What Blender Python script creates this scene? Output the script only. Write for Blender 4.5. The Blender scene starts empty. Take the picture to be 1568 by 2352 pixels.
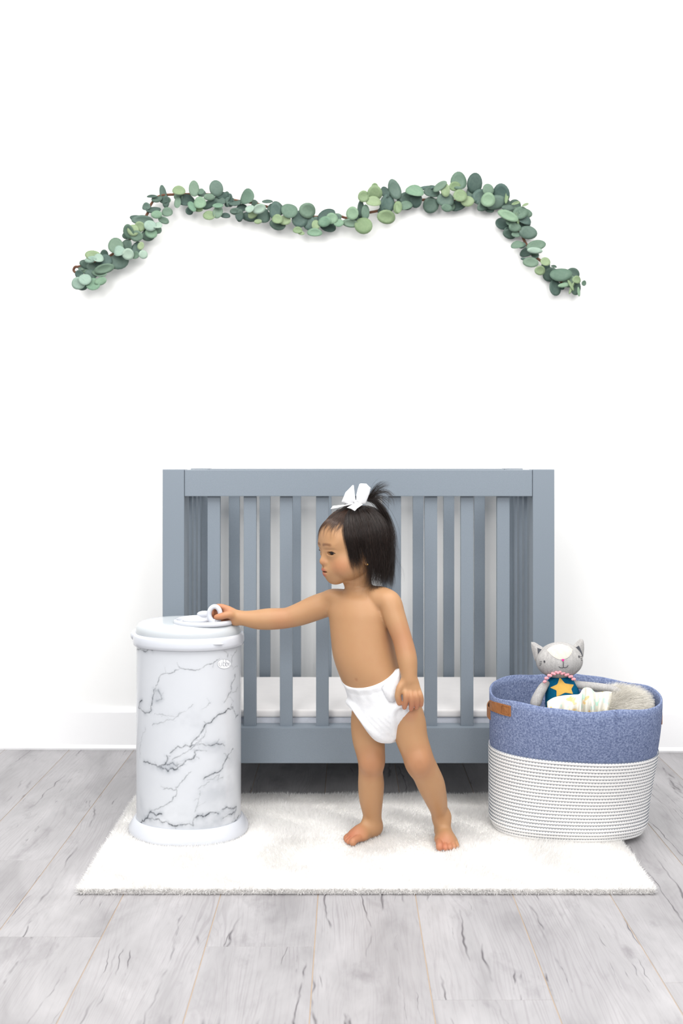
import bpy, bmesh, math, random
import numpy as np
from mathutils import Vector, Matrix

# ------------------------------------------------------------------ camera, world, lights
SC = bpy.context.scene
COL = SC.collection
CAM_H, FPX, VX, VY = 0.905, 2287.0, 798.0, 1064.0      # eye height, focal length in px, vanishing point

cam_data = bpy.data.cameras.new('camera')
cam_data.sensor_fit = 'VERTICAL'; cam_data.sensor_height = 36.0
cam_data.lens = 36.0 * FPX / 2352.0
cam_data.shift_x = -(VX - 784.0) / 2352.0
cam_data.shift_y = -(1176.0 - VY) / 2352.0
cam_data.clip_start = 0.05
cam_data.dof.use_dof = True; cam_data.dof.focus_distance = 2.31; cam_data.dof.aperture_fstop = 5.0
cam = bpy.data.objects.new('camera', cam_data); COL.objects.link(cam)
cam.location = (0, 0, CAM_H); cam.rotation_euler = (math.radians(90), 0, 0)
SC.camera = cam

world = bpy.data.worlds.new('world'); SC.world = world; world.use_nodes = True
bgn = world.node_tree.nodes['Background']
bgn.inputs[0].default_value = (0.93, 0.965, 1.0, 1); bgn.inputs[1].default_value = 0.45

def area(name, loc, target, sx, sy, power, col):
    l = bpy.data.lights.new(name, 'AREA'); l.shape = 'RECTANGLE'; l.size = sx; l.size_y = sy
    l.energy = power; l.color = col
    o = bpy.data.objects.new(name, l); COL.objects.link(o); o.location = loc
    o.rotation_euler = (Vector(target) - Vector(loc)).to_track_quat('-Z', 'Y').to_euler()
    return o
# the tall daylight windows of the room, behind and above the camera
area('window_daylight', (-1.5, -1.5, 2.2), (0.0, 2.7, 1.0), 1.5, 1.5, 62, (1.0, 0.985, 0.965))
area('window_daylight', (1.4, -1.5, 2.2), (0.0, 2.7, 1.0), 1.5, 1.5, 54, (1.0, 0.985, 0.965))
# the wide ceiling light over the middle of the room
area('ceiling_light', (0.0, 1.35, 2.72), (0.0, 1.75, 0.0), 3.8, 2.0, 112, (1.0, 0.98, 0.955))

SC.view_settings.view_transform = 'Standard'; SC.view_settings.look = 'None'
SC.view_settings.gamma = 1.0; SC.view_settings.use_curve_mapping = False
SC.view_settings.exposure = 0.06

# ------------------------------------------------------------------ helpers
def W(px, py, D):
    """photograph pixel + measured distance -> world point"""
    return np.array(((px - VX) * D / FPX, D, CAM_H - (py - VY) * D / FPX))

def link(o, parent=None):
    COL.objects.link(o)
    if parent is not None: o.parent = parent
    return o
def tag(o, label=None, cat=None, group=None, kind=None):
    if label: o['label'] = label
    if cat: o['category'] = cat
    if group: o['group'] = group
    if kind: o['kind'] = kind
    return o
def empty(name, loc=(0, 0, 0), rz=0):
    o = bpy.data.objects.new(name, None); o.location = loc; o.rotation_euler.z = rz; o.empty_display_size = .05
    COL.objects.link(o); return o
def mesh_data(name, v, f, mat, smooth=True, col=None):
    me = bpy.data.meshes.new(name)
    v = np.asarray(v, dtype=np.float32)
    f = np.asarray(f, dtype=np.int32) if not isinstance(f, list) else f
    if isinstance(f, np.ndarray):
        n, k = f.shape
        me.vertices.add(len(v)); me.vertices.foreach_set('co', v.ravel())
        me.loops.add(n * k); me.loops.foreach_set('vertex_index', f.ravel())
        me.polygons.add(n); me.polygons.foreach_set('loop_start', np.arange(n, dtype=np.int32) * k)
        me.polygons.foreach_set('loop_total', np.full(n, k, dtype=np.int32))
        me.update(calc_edges=True); me.validate()
    else:
        me.from_pydata(v.tolist(), [], f); me.update()
    me.polygons.foreach_set('use_smooth', [bool(smooth)] * len(me.polygons))
    if col is not None and len(col) == len(me.vertices):
        a = me.color_attributes.new('Col', 'FLOAT_COLOR', 'POINT')
        c = np.ones((len(col), 4), dtype=np.float32); c[:, :3] = col
        a.data.foreach_set('color', c.ravel())
    if mat: me.materials.append(mat)
    return me
def mesh_obj(name, v, f, mat, parent=None, smooth=True, col=None):
    o = bpy.data.objects.new(name, mesh_data(name, v, f, mat, smooth, col))
    link(o, parent)
    if parent is not None and parent.type == 'EMPTY':
        o.matrix_parent_inverse = Matrix.LocRotScale(parent.location, parent.rotation_euler, None).inverted()
    elif parent is not None:
        p = parent
        while p.parent is not None: p = p.parent
        if p.type == 'EMPTY':
            o.matrix_parent_inverse = Matrix.Identity(4)
    return o
def bm_obj(name, bm, mat, parent=None, smooth=False):
    me = bpy.data.meshes.new(name); bm.to_mesh(me); bm.free()
    me.polygons.foreach_set('use_smooth', [smooth] * len(me.polygons))
    if mat: me.materials.append(mat)
    o = bpy.data.objects.new(name, me); link(o, parent)
    if parent is not None and parent.type == 'EMPTY':
        o.matrix_parent_inverse = Matrix.LocRotScale(parent.location, parent.rotation_euler, None).inverted()
    return o
def box_bm(x0, x1, y0, y1, z0, z1, bev=0.0, seg=2):
    bm = bmesh.new(); bmesh.ops.create_cube(bm, size=1)
    for v in bm.verts:
        v.co = (x0 + (v.co.x + .5) * (x1 - x0), y0 + (v.co.y + .5) * (y1 - y0), z0 + (v.co.z + .5) * (z1 - z0))
    if bev: bmesh.ops.bevel(bm, geom=bm.edges[:], offset=bev, segments=seg, affect='EDGES', profile=.7)
    return bm
def box(name, x0, x1, y0, y1, z0, z1, mat, parent=None, bev=0.0, seg=2):
    return bm_obj(name, box_bm(x0, x1, y0, y1, z0, z1, bev, seg), mat, parent)

def tubes(P, R, sides=4, cap=True):
    """P (N,M,3) centre lines, R (N,M) radii -> verts, quads"""
    P = np.asarray(P, float); R = np.asarray(R, float); N, M, _ = P.shape
    T = np.gradient(P, axis=1); T /= np.linalg.norm(T, axis=2, keepdims=True) + 1e-12
    up = np.where(np.abs(T[:, :1, 2:3]) > .85, np.array([[[1., 0, 0]]]), np.array([[[0, 0, 1.]]]))
    A = np.cross(T, up); A /= np.linalg.norm(A, axis=2, keepdims=True) + 1e-9
    B = np.cross(T, A)
    ang = np.arange(sides) / sides * 2 * np.pi
    V = P[:, :, None] + R[:, :, None, None] * (A[:, :, None] * np.cos(ang)[None, None, :, None] + B[:, :, None] * np.sin(ang)[None, None, :, None])
    idx = np.arange(N * M * sides).reshape(N, M, sides)
    a = idx[:, :-1]; b = idx[:, 1:]
    F = np.stack([a, b, np.roll(b, -1, 2), np.roll(a, -1, 2)], -1).reshape(-1, 4)
    return V.reshape(-1, 3), F
def spline(pts, n):
    """Catmull-Rom through rows of pts (any dimension), n samples"""
    p = np.asarray(pts, float); p = np.vstack([2 * p[0] - p[1], p, 2 * p[-1] - p[-2]])
    t = np.linspace(0, len(p) - 3 - 1e-9, n); i = t.astype(int); u = (t - i)[:, None]
    a, b, c, d = p[i], p[i + 1], p[i + 2], p[i + 3]
    return .5 * (2 * b + (c - a) * u + (2 * a - 5 * b + 4 * c - d) * u ** 2 + (3 * b - a - 3 * c + d) * u ** 3)
def tube_obj(name, pts, rad, mat, parent=None, n=24, sides=8, closed=False):
    P = spline(pts, n)[None]
    r = np.full((1, n), rad) if np.isscalar(rad) else np.interp(np.linspace(0, 1, n), np.linspace(0, 1, len(rad)), rad)[None]
    v, f = tubes(P, r, sides); f = f.tolist()
    f.append(list(range(sides))); f.append(list(range(len(v) - sides, len(v)))[::-1])
    return mesh_obj(name, v, f, mat, parent)
def loft(rings, cap0=True, cap1=True):
    """list of (K,3) rings -> verts, faces"""
    K = len(rings[0]); v = np.vstack(rings); f = []
    for i in range(len(rings) - 1):
        for k in range(K):
            k2 = (k + 1) % K
            f.append([i * K + k, i * K + k2, (i + 1) * K + k2, (i + 1) * K + k])
    if cap0: f.append(list(range(K))[::-1])
    if cap1: f.append(list(range((len(rings) - 1) * K, len(rings) * K)))
    return v, f
def oval(cx, cy, z, a, b, rot, n=64, e=2.0):
    t = np.arange(n) / n * 2 * np.pi
    c, s = np.cos(t), np.sin(t)
    u = a * np.sign(c) * np.abs(c) ** (2 / e); w = b * np.sign(s) * np.abs(s) ** (2 / e)
    return np.stack([cx + u * math.cos(rot) - w * math.sin(rot), cy + u * math.sin(rot) + w * math.cos(rot), np.full(n, z) if np.isscalar(z) else z], 1)
def ellipsoid_mesh(c, r, rot=None, nu=32, nv=18):
    u = np.arange(nu) / nu * 2 * np.pi; w = np.linspace(0, np.pi, nv)
    U, V = np.meshgrid(u, w)
    p = np.stack([r[0] * np.sin(V) * np.cos(U), r[1] * np.sin(V) * np.sin(U), r[2] * np.cos(V)], -1).reshape(-1, 3)
    if rot is not None: p = p @ np.asarray(rot).T
    idx = np.arange(nu * nv).reshape(nv, nu)
    f = np.stack([idx[:-1], idx[1:], np.roll(idx[1:], -1, 1), np.roll(idx[:-1], -1, 1)], -1).reshape(-1, 4)
    return p + np.asarray(c), f

# ------------------------------------------------------------------ implicit surfaces (one continuous skin)
def smin(a, b, k):
    h = np.maximum(k - np.abs(a - b), 0) / k
    return np.minimum(a, b) - h * h * k * .25
def banded(lo, hi, coarse, fine, bands):
    out = [lo]
    while out[-1] < hi:
        x = out[-1]; st = coarse
        for b0, b1 in bands:
            if b0 - coarse <= x <= b1: st = fine
        out.append(x + st)
    return np.array(out, np.float32)
class Field:
    def __init__(s, xs, ys, zs):
        s.x, s.y, s.z = xs, ys, zs; s.v = np.full((len(xs), len(ys), len(zs)), .05, np.float32)
    def block(s, lo, hi, m):
        i0, i1 = np.searchsorted(s.x, [lo[0] - m, hi[0] + m]); j0, j1 = np.searchsorted(s.y, [lo[1] - m, hi[1] + m]); k0, k1 = np.searchsorted(s.z, [lo[2] - m, hi[2] + m])
        return slice(i0, i1), slice(j0, j1), slice(k0, k1)
    def apply(s, fn, lo, hi, k=.004, sub=False, m=None):
        b = s.block(lo, hi, (k + .004) if m is None else m)
        X = s.x[b[0]][:, None, None]; Y = s.y[b[1]][None, :, None]; Z = s.z[b[2]][None, None, :]
        if 0 in (X.size, Y.size, Z.size): return
        d = fn(X, Y, Z).astype(np.float32)
        s.v[b] = -smin(-s.v[b], d, k) if sub else smin(s.v[b], d, k)
    def cone(s, p, r, q, t, k=.004):
        p = np.asarray(p, float); q = np.asarray(q, float); w = q - p; L2 = max(w @ w, 1e-10)
        def fn(X, Y, Z):
            h = np.clip(((X - p[0]) * w[0] + (Y - p[1]) * w[1] + (Z - p[2]) * w[2]) / L2, 0, 1)
            return np.sqrt((X - p[0] - h * w[0]) ** 2 + (Y - p[1] - h * w[1]) ** 2 + (Z - p[2] - h * w[2]) ** 2) - (r + (t - r) * h)
        m = max(r, t); s.apply(fn, np.minimum(p, q) - m, np.maximum(p, q) + m, k)
    def chain(s, pts, k=.004, n=None, k0=None):
        """pts rows x,y,z,r : smooth tapered limb, blended into what is already there"""
        P = spline(pts, n or (len(pts) - 1) * 6 + 1)
        tmp = Field.__new__(Field); m = .03
        lo = (P[:, :3] - P[:, 3:]).min(0); hi = (P[:, :3] + P[:, 3:]).max(0)
        b = s.block(lo, hi, m); tmp.x, tmp.y, tmp.z = s.x[b[0]], s.y[b[1]], s.z[b[2]]
        tmp.v = np.full((len(tmp.x), len(tmp.y), len(tmp.z)), .05, np.float32)
        for i in range(len(P) - 1): tmp.cone(P[i, :3], P[i, 3], P[i + 1, :3], P[i + 1, 3], .0015)
        s.v[b] = smin(s.v[b], tmp.v, k0 or k)
    def ell(s, c, r, R=None, k=.006, sub=False):
        c = np.asarray(c, float); r = np.asarray(r, float); R = np.eye(3) if R is None else np.asarray(R)
        def fn(X, Y, Z):
            d = (X - c[0], Y - c[1], Z - c[2])
            u = [d[0] * R[0, i] + d[1] * R[1, i] + d[2] * R[2, i] for i in range(3)]
            k0 = np.sqrt(sum((u[i] / r[i]) ** 2 for i in range(3))); k1 = np.sqrt(sum((u[i] / r[i] ** 2) ** 2 for i in range(3)))
            return k0 * (k0 - 1) / np.maximum(k1, 1e-6)
        e = np.abs(R) @ r; s.apply(fn, c - e, c + e, k, sub)
    def mesh(s, smooth=2):
        v = s.v; ins = v < 0
        cnt = np.zeros(tuple(n - 1 for n in v.shape), np.uint8)
        for a in (0, 1):
            for b in (0, 1):
                for c in (0, 1):
                    cnt += ins[a:a + cnt.shape[0], b:b + cnt.shape[1], c:c + cnt.shape[2]]
        act = (cnt > 0) & (cnt < 8); flat = np.flatnonzero(act); I = np.stack(np.unravel_index(flat, act.shape), 1)
        ax = (s.x, s.y, s.z); pos = np.zeros((len(I), 3)); num = np.zeros(len(I))
        for d in range(3):
            o = [e for e in range(3) if e != d]
            for a in (0, 1):
                for b in (0, 1):
                    J = I.copy(); J[:, o[0]] += a; J[:, o[1]] += b; K = J.copy(); K[:, d] += 1
                    va = v[J[:, 0], J[:, 1], J[:, 2]]; vb = v[K[:, 0], K[:, 1], K[:, 2]]
                    m = (va < 0) != (vb < 0); t = np.where(m, va / np.where(m, va - vb, 1), 0)
                    p = np.stack([ax[e][J[:, e]] for e in range(3)], 1).astype(float); p[:, d] += t * (ax[d][K[:, d]] - ax[d][J[:, d]])
                    pos[m] += p[m]; num[m] += 1
        pos /= num[:, None]
        faces = []
        for d in range(3):
            o = [e for e in range(3) if e != d]
            sl = [slice(1, -1)] * 3; sl[d] = slice(0, -1); sh = list(sl); sh[d] = slice(1, None)
            A = ins[tuple(sl)]; B = ins[tuple(sh)]; E = np.argwhere(A != B)
            sgn = A[E[:, 0], E[:, 1], E[:, 2]]
            E = E + 1; E[:, d] -= 1
            q = []
            for a, b in ((-1, -1), (0, -1), (0, 0), (-1, 0)):
                C = E.copy(); C[:, o[0]] += a; C[:, o[1]] += b
                q.append(np.searchsorted(flat, np.ravel_multi_index(C.T, act.shape)))
            q = np.stack(q, 1); flip = sgn if d != 1 else ~sgn
            q[~flip] = q[~flip][:, ::-1]; faces.append(q)
        F = np.vstack(faces)
        ed = np.vstack([F[:, [0, 1]], F[:, [1, 2]], F[:, [2, 3]], F[:, [3, 0]]])
        for _ in range(smooth):
            acc = np.zeros_like(pos); n = np.zeros(len(pos))
            for c in range(3): acc[:, c] = np.bincount(ed[:, 0], pos[ed[:, 1], c], len(pos)) + np.bincount(ed[:, 1], pos[ed[:, 0], c], len(pos))
            n = np.bincount(ed[:, 0], minlength=len(pos)) + np.bincount(ed[:, 1], minlength=len(pos))
            pos = .5 * pos + .5 * acc / n[:, None]
        return pos, F

# ------------------------------------------------------------------ materials
def lin(c):
    return tuple(((x / 255) / 12.92 if x / 255 <= .04045 else ((x / 255 + .055) / 1.055) ** 2.4) for x in c)
class Mat:
    def __init__(s, name, col=(200, 200, 200), rough=.5, spec=.5, **kw):
        s.m = bpy.data.materials.new(name); s.m.use_nodes = True; s.t = s.m.node_tree; s.b = s.t.nodes['Principled BSDF']
        s.b.inputs['Base Color'].default_value = (*lin(col), 1); s.b.inputs['Roughness'].default_value = rough
        s.b.inputs['Specular IOR Level'].default_value = spec
        for k, v in kw.items(): s.b.inputs[k].default_value = v
    def n(s, typ, **kw):
        n = s.t.nodes.new(typ)
        for k, v in kw.items():
            if k.startswith('i_'): n.inputs[int(k[2:]) if k[2:].isdigit() else k[2:]].default_value = v
            else: setattr(n, k, v)
        return n
    def l(s, a, b): s.t.links.new(a, b)
    def coord(s, which='Object', scale=(1, 1, 1), rot=(0, 0, 0), random=False):
        tc = s.n('ShaderNodeTexCoord'); mp = s.n('ShaderNodeMapping'); mp.inputs['Scale'].default_value = scale; mp.inputs['Rotation'].default_value = rot
        s.l(tc.outputs[which], mp.inputs[0])
        if random:
            oi = s.n('ShaderNodeObjectInfo'); mul = s.n('ShaderNodeMath', operation='MULTIPLY', i_1=37.0); s.l(oi.outputs['Random'], mul.inputs[0])
            cb = s.n('ShaderNodeCombineXYZ'); s.l(mul.outputs[0], cb.inputs[0]); s.l(mul.outputs[0], cb.inputs[1]); s.l(mul.outputs[0], cb.inputs[2])
            s.l(cb.outputs[0], mp.inputs['Location'])
        return mp.outputs[0]
    def noise(s, vec, scale, detail=4, rough=.55, dist=0):
        n = s.n('ShaderNodeTexNoise'); n.inputs['Scale'].default_value = scale; n.inputs['Detail'].default_value = detail
        n.inputs['Roughness'].default_value = rough; n.inputs['Distortion'].default_value = dist; s.l(vec, n.inputs['Vector']); return n.outputs[0]
    def ramp(s, fac, stops, interp='LINEAR'):
        r = s.n('ShaderNodeValToRGB'); r.color_ramp.interpolation = interp; e = r.color_ramp.elements
        while len(e) < len(stops): e.new(.5)
        for i, (p, c) in enumerate(stops): e[i].position = p; e[i].color = (*c, 1) if len(c) == 3 else c
        s.l(fac, r.inputs[0]); return r.outputs[0]
    def mix(s, fac, a, b, mode='MIX'):
        m = s.n('ShaderNodeMix', data_type='RGBA', blend_type=mode)
        for inp, v in ((m.inputs[0], fac), (m.inputs[6], a), (m.inputs[7], b)):
            if isinstance(v, (int, float)): inp.default_value = v
            elif isinstance(v, tuple): inp.default_value = (*v, 1) if len(v) == 3 else v
            else: s.l(v, inp)
        return m.outputs[2]
    def math(s, op, a, b=0.0):
        m = s.n('ShaderNodeMath', operation=op)
        for i, v in enumerate((a, b)):
            if isinstance(v, (int, float)): m.inputs[i].default_value = v
            else: s.l(v, m.inputs[i])
        return m.outputs[0]
    def base(s, sock): s.l(sock, s.b.inputs['Base Color'])
    def bump(s, h, strength=.3, dist=.002):
        b = s.n('ShaderNodeBump'); b.inputs['Strength'].default_value = strength; b.inputs['Distance'].default_value = dist
        s.l(h, b.inputs['Height']); s.l(b.outputs[0], s.b.inputs['Normal'])

def simple(name, col, rough=.5, spec=.5, var=.06, scale=60, bump=0.0, **kw):
    m = Mat(name, col, rough, spec, **kw); vec = m.coord()
    n = m.noise(vec, scale, 4)
    c = lin(col); m.base(m.ramp(n, [(.3, tuple(x * (1 - var) for x in c)), (.7, tuple(min(x * (1 + var), 1) for x in c))]))
    if bump: m.bump(n, bump)
    return m.m
rng = np.random.default_rng(7); random.seed(7)
# ------------------------------------------------------------------ the room
m_wall = simple('wall_paint', (246, 246, 245), .75, .2, .006, 8)
m_base = simple('baseboard_paint', (246, 246, 247), .35, .4, .005, 8)
WALL_ROT = -.0153
wall = box('wall_back', -4.0, 4.0, 0.0, .12, 0, 2.75, m_wall); wall.location = (0, 3.146, 0); wall.rotation_euler.z = WALL_ROT
tag(wall, 'plain white painted wall behind the crib', kind='structure')
prof = [(0, 0), (-.016, 0), (-.018, .006), (-.014, .016), (-.013, .118), (-.010, .126), (-.004, .131), (0, .131)]
v = np.array([(x, y, z) for x in (-4, 4) for y, z in prof]); n = len(prof)
f = [[i, (i + 1) % n, n + (i + 1) % n, n + i] for i in range(n)] + [list(range(n))[::-1], list(range(n, 2 * n))]
bb = mesh_obj('baseboard_back', v, f, m_base, smooth=False); bb.location = (0, 3.146, 0); bb.rotation_euler.z = WALL_ROT
tag(bb, 'white baseboard along the foot of the back wall', kind='structure')

# floor: subfloor that shows tan in the seams, and one object per plank
m_seam = simple('plank_seam', (188, 164, 138), .7, .2)
floor = box('floor', -4.2, 4.2, -1.6, 3.3, -.03, -.0012, m_seam); tag(floor, 'pale grey wood plank floor', kind='structure')
def plank_material():
    m = Mat('pale_grey_plank', (205, 203, 205), .42, .35)
    vec = m.coord('Object', random=True)
    def mapped(scale, rot=(0, 0, 0)):
        mp = m.n('ShaderNodeMapping'); mp.inputs['Scale'].default_value = scale; mp.inputs['Rotation'].default_value = rot; m.l(vec, mp.inputs[0]); return mp.outputs[0]
    cloud = m.noise(mapped((5, 2.0, 1)), 1.6, 4, .6, .6)
    col = m.ramp(cloud, [(.25, lin((140, 138, 140))), (.45, lin((160, 158, 160))), (.62, lin((171, 169, 171))), (.8, lin((183, 181, 183)))])
    # fine grain lines, running along the board with a few flat-sawn bends
    warp = m.noise(mapped((5, .9, 1)), 1.2, 3, .5)
    sep = m.n('ShaderNodeSeparateXYZ'); m.l(vec, sep.inputs[0])
    g = m.math('ADD', m.math('MULTIPLY', sep.outputs[0], 90.0), m.math('MULTIPLY', warp, 16.0))
    gn = m.n('ShaderNodeTexNoise'); gn.noise_dimensions = '1D'; gn.inputs['Scale'].default_value = 2.6; gn.inputs['Detail'].default_value = 3; m.l(g, gn.inputs['W'])
    gm = m.ramp(m.noise(mapped((5, 2, 1)), 1.7, 2), [(.4, (.15, .15, .15)), (.62, (1, 1, 1))])
    col = m.mix(m.math('MULTIPLY', m.math('MULTIPLY', m.ramp(gn.outputs[0], [(.36, (1, 1, 1)), (.52, (0, 0, 0))]), gm), .32), col, lin((128, 122, 126)))
    fn_ = m.noise(mapped((160, 9, 1)), 1.4, 3, .6)
    col = m.mix(m.math('MULTIPLY', m.ramp(fn_, [(.52, (0, 0, 0)), (.7, (1, 1, 1))]), .22), col, lin((126, 121, 125)))
    # grey smudges
    sm = m.noise(mapped((7, 3.2, 1)), 1.5, 5, .65, .3)
    col = m.mix(m.math('MULTIPLY', m.ramp(sm, [(.57, (0, 0, 0)), (.72, (1, 1, 1))]), .42), col, lin((104, 99, 104)))
    # long dark cracks along the board
    def cracks(fx, amp, wmap, width, gmap, g0, g1):
        wx = m.noise(mapped(wmap), 1.5, 5, .62)
        cx_ = m.math('ADD', m.math('MULTIPLY', sep.outputs[0], fx), m.math('MULTIPLY', wx, amp))
        c1 = m.n('ShaderNodeTexNoise'); c1.noise_dimensions = '1D'; c1.inputs['Scale'].default_value = 1.0; c1.inputs['Detail'].default_value = 0; m.l(cx_, c1.inputs['W'])
        ln_ = m.ramp(m.math('ABSOLUTE', m.math('SUBTRACT', c1.outputs[0], .5)), [(.0, (1, 1, 1)), (width, (0, 0, 0))])
        return m.math('MULTIPLY', ln_, m.ramp(m.noise(mapped(gmap), 1.4, 4, .65), [(g0, (0, 0, 0)), (g1, (1, 1, 1))]))
    crack = m.math('MAXIMUM', cracks(11.0, 2.0, (1.2, .8, 1), .020, (5, 1.5, 1), .54, .62), cracks(23.0, 2.6, (1.6, 1.2, 1), .015, (9, 3.0, 1), .57, .65))
    col = m.mix(m.math('MULTIPLY', crack, .85), col, lin((62, 56, 62)))
    # knots
    kn = m.n('ShaderNodeTexVoronoi'); kn.inputs['Scale'].default_value = 1.5; m.l(mapped((2.6, 1.1, 1)), kn.inputs['Vector'])
    kd = m.math('ADD', kn.outputs['Distance'], m.math('MULTIPLY', m.noise(mapped((30, 14, 1)), 1.5, 4, .7), .12))
    col = m.mix(m.math('MULTIPLY', m.ramp(kd, [(.075, (1, 1, 1)), (.125, (0, 0, 0))]), .6), col, lin((110, 104, 109)))
    m.base(col); m.bump(m.math('SUBTRACT', gn.outputs[0], m.math('MULTIPLY', crack, 2.0)), .12, .001)
    return m.m
m_plank = plank_material()
PW = .2041
seam0 = (730 - 798) * 2.084 / FPX                      # a seam measured at the front of the rug
k = 0
for c in range(-15, 16):
    x0 = seam0 + c * PW; y = -1.5 - random.random() * 1.1
    if c == -1: y = 1.865 - 1.29 * 3
    if c == -2: y = 2.36 - 1.29 * 4
    while y < 3.2:
        y1 = y + 1.29; a, b = max(y, -1.55), min(y1, 3.21)
        if b - a > .05:
            o = box('plank', -PW / 2 + .0007, PW / 2 - .0007, a + .0005 - (a + b) / 2, b - .0005 - (a + b) / 2, -.012, 0, m_plank, floor, .0006, 1)
            o.location = (x0 + PW / 2, (a + b) / 2, 0)
        y = y1

# ------------------------------------------------------------------ crib
m_crib = Mat('grey_crib_paint', (146, 156, 166), .38, .4)
_v = m_crib.coord(); _n = m_crib.noise(_v, 900, 2); m_crib.base(m_crib.ramp(_n, [(.3, lin((117, 127, 137))), (.7, lin((126, 136, 146)))])); m_crib.bump(m_crib.noise(_v, 260, 3), .05, .001)
m_crib = m_crib.m
YF, YB = 2.58, 3.10
def cx(px): return (px - VX) * YF / FPX
def cz(py): return CAM_H - (py - VY) * YF / FPX
XL, XR = cx(373), cx(1273); PWD = .056; ZT = cz(1078)
crib = empty('crib', ((XL + XR) / 2, YF, 0)); tag(crib, 'grey slatted wooden crib against the white wall', 'crib')
for x0 in (XL, XR - PWD):
    box('post', x0, x0 + PWD, YF, YF + PWD, .0125, ZT, m_crib, crib, .0018)
    box('post', x0, x0 + PWD, YB - PWD, YB, 0, ZT, m_crib, crib, .0018)
zr0, zr1, zb0, zb1 = cz(1140), ZT - .001, cz(1754), cz(1672)
for y0 in (YF + .003, YB - PWD + .005):
    box('top_rail', XL + PWD + .0006, XR - PWD - .0006, y0, y0 + .048, zr0, zr1, m_crib, crib, .0018)
    box('bottom_rail', XL + PWD + .0006, XR - PWD - .0006, y0, y0 + .048, zb0, zb1, m_crib, crib, .0018)
for x0 in (XL + .004, XR - .004 - .048):
    box('side_top_rail', x0, x0 + .048, YF + PWD + .0006, YB - PWD - .0006, zr0, zr1 - .002, m_crib, crib, .0018)
    box('side_bottom_rail', x0, x0 + .048, YF + PWD + .0006, YB - PWD - .0006, zb0, zb1, m_crib, crib, .0018)
    for i in range(5):
        yc = YF + PWD + (i + .5) * (YB - YF - 2 * PWD) / 5
        box('slat', x0 + .016, x0 + .034, yc - .0165, yc + .0165, zb1 - .006, zr0 + .006, m_crib, crib, .002)
sw = .0165
for y0 in (YF + .018, YB - PWD + .021):
    for i in range(9):
        xc = (491.5 + i * 82.9 - VX) * 2.605 / FPX
        box('slat', xc - sw, xc + sw, y0, y0 + .018, zb1 - .006, zr0 + .006, m_crib, crib, .002)
box('mattress_support', XL + .056, XR - .056, YF + .0525, YB - .0525, zb1 - .07, zb1 - .056, m_crib, crib, .001)
m_sheet = simple('white_crib_sheet', (238, 235, 234), .8, .2, .012, 40, .05)
matt = empty('crib_mattress', ((XL + XR) / 2, YF + .06, zb1 - .056)); tag(matt, 'white sheeted mattress lying inside the grey crib', 'mattress')
def pad(z0, z1, inset, r):
    bm = box_bm(XL + .058 + inset, XR - .058 - inset, YF + .054 + inset, YB - .055 - inset, z0, z1, r, 4); return bm
bm_obj('mattress_core', pad(zb1 - .0555, .2315, .006, .006), simple('mattress_side', (222, 226, 236), .7, .2), matt, True)
bm_obj('fitted_sheet', pad(.2315, .2525, .001, .008), m_sheet, matt, True)

# ------------------------------------------------------------------ rug
m_pile = Mat('white_fur_pile', (246, 245, 244), .9, .05)
_tr = m_pile.n('ShaderNodeBsdfTranslucent'); _tr.inputs[0].default_value = (*lin((246, 245, 244)), 1)
_mx = m_pile.n('ShaderNodeMixShader'); _mx.inputs[0].default_value = .45; m_pile.l(m_pile.b.outputs[0], _mx.inputs[1]); m_pile.l(_tr.outputs[0], _mx.inputs[2])
m_pile.l(_mx.outputs[0], m_pile.t.nodes['Material Output'].inputs[0]); m_pile = m_pile.m
m_back = simple('rug_backing', (250, 248, 245), .9, .1, .01)
RX0, RX1, RY0, RY1, RH = -.567, .645, 2.088, 2.684, .012
rug = empty('fur_rug', ((RX0 + RX1) / 2, RY0, 0)); tag(rug, 'white faux fur rug on the plank floor under the child', 'rug')
bm_obj('rug_backing', box_bm(RX0 + .004, RX1 - .004, RY0 + .003, RY1 - .004, 0, RH, .003, 2), m_back, rug)
N = 210000
bx = rng.uniform(RX0, RX1, N); by = rng.uniform(RY0, RY1, N)
ne = 9000
ex = np.concatenate([rng.uniform(RX0, RX1, ne), rng.uniform(RX0, RX1, ne), np.full(ne // 2, RX0 + .004), np.full(ne // 2, RX1 - .004)])
ey = np.concatenate([np.full(ne, RY0 + .003), np.full(ne, RY1 - .004), rng.uniform(RY0, RY1, ne)])
ez = rng.uniform(.002, RH, len(ex))
def swirl(x, y):
    return 1.3 * np.sin(9 * x + 3 * np.sin(7 * y)) + 1.1 * np.sin(13 * y - 4 * x) + .8 * np.sin(23 * x + 17 * y)
ang = swirl(bx, by) + rng.normal(0, .7, N)
ln = rng.uniform(.006, .012, N) * (1 + .25 * np.sin(31 * bx + 19 * by + 2 * np.sin(15 * by)))
root = np.stack([bx, by, np.full(N, RH - .003)], 1)
lean = rng.uniform(.3, .8, N)
tip = root + np.stack([np.cos(ang) * ln * lean, np.sin(ang) * ln * lean, ln * 1.05], 1)
eroot = np.stack([ex, ey, ez], 1)
out = np.stack([np.where(np.arange(len(ex)) >= 2 * ne, np.sign(ex), 0), np.where(np.arange(len(ex)) < ne, -1., np.where(np.arange(len(ex)) < 2 * ne, 1, 0)), np.zeros(len(ex))], 1)
etip = eroot + out * rng.uniform(.003, .010, len(ex))[:, None] + rng.normal(0, .003, (len(ex), 3)) + np.array([0, 0, .003]); etip[:, 2] = np.maximum(etip[:, 2], .001)
root = np.vstack([root, eroot]); tip = np.vstack([tip, etip]); n = len(root)
th = rng.uniform(0, 2 * np.pi, n); w = np.stack([np.cos(th), np.sin(th), np.zeros(n)], 1) * .0011
v = np.stack([root - w, root + w, tip], 1).reshape(-1, 3)
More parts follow.
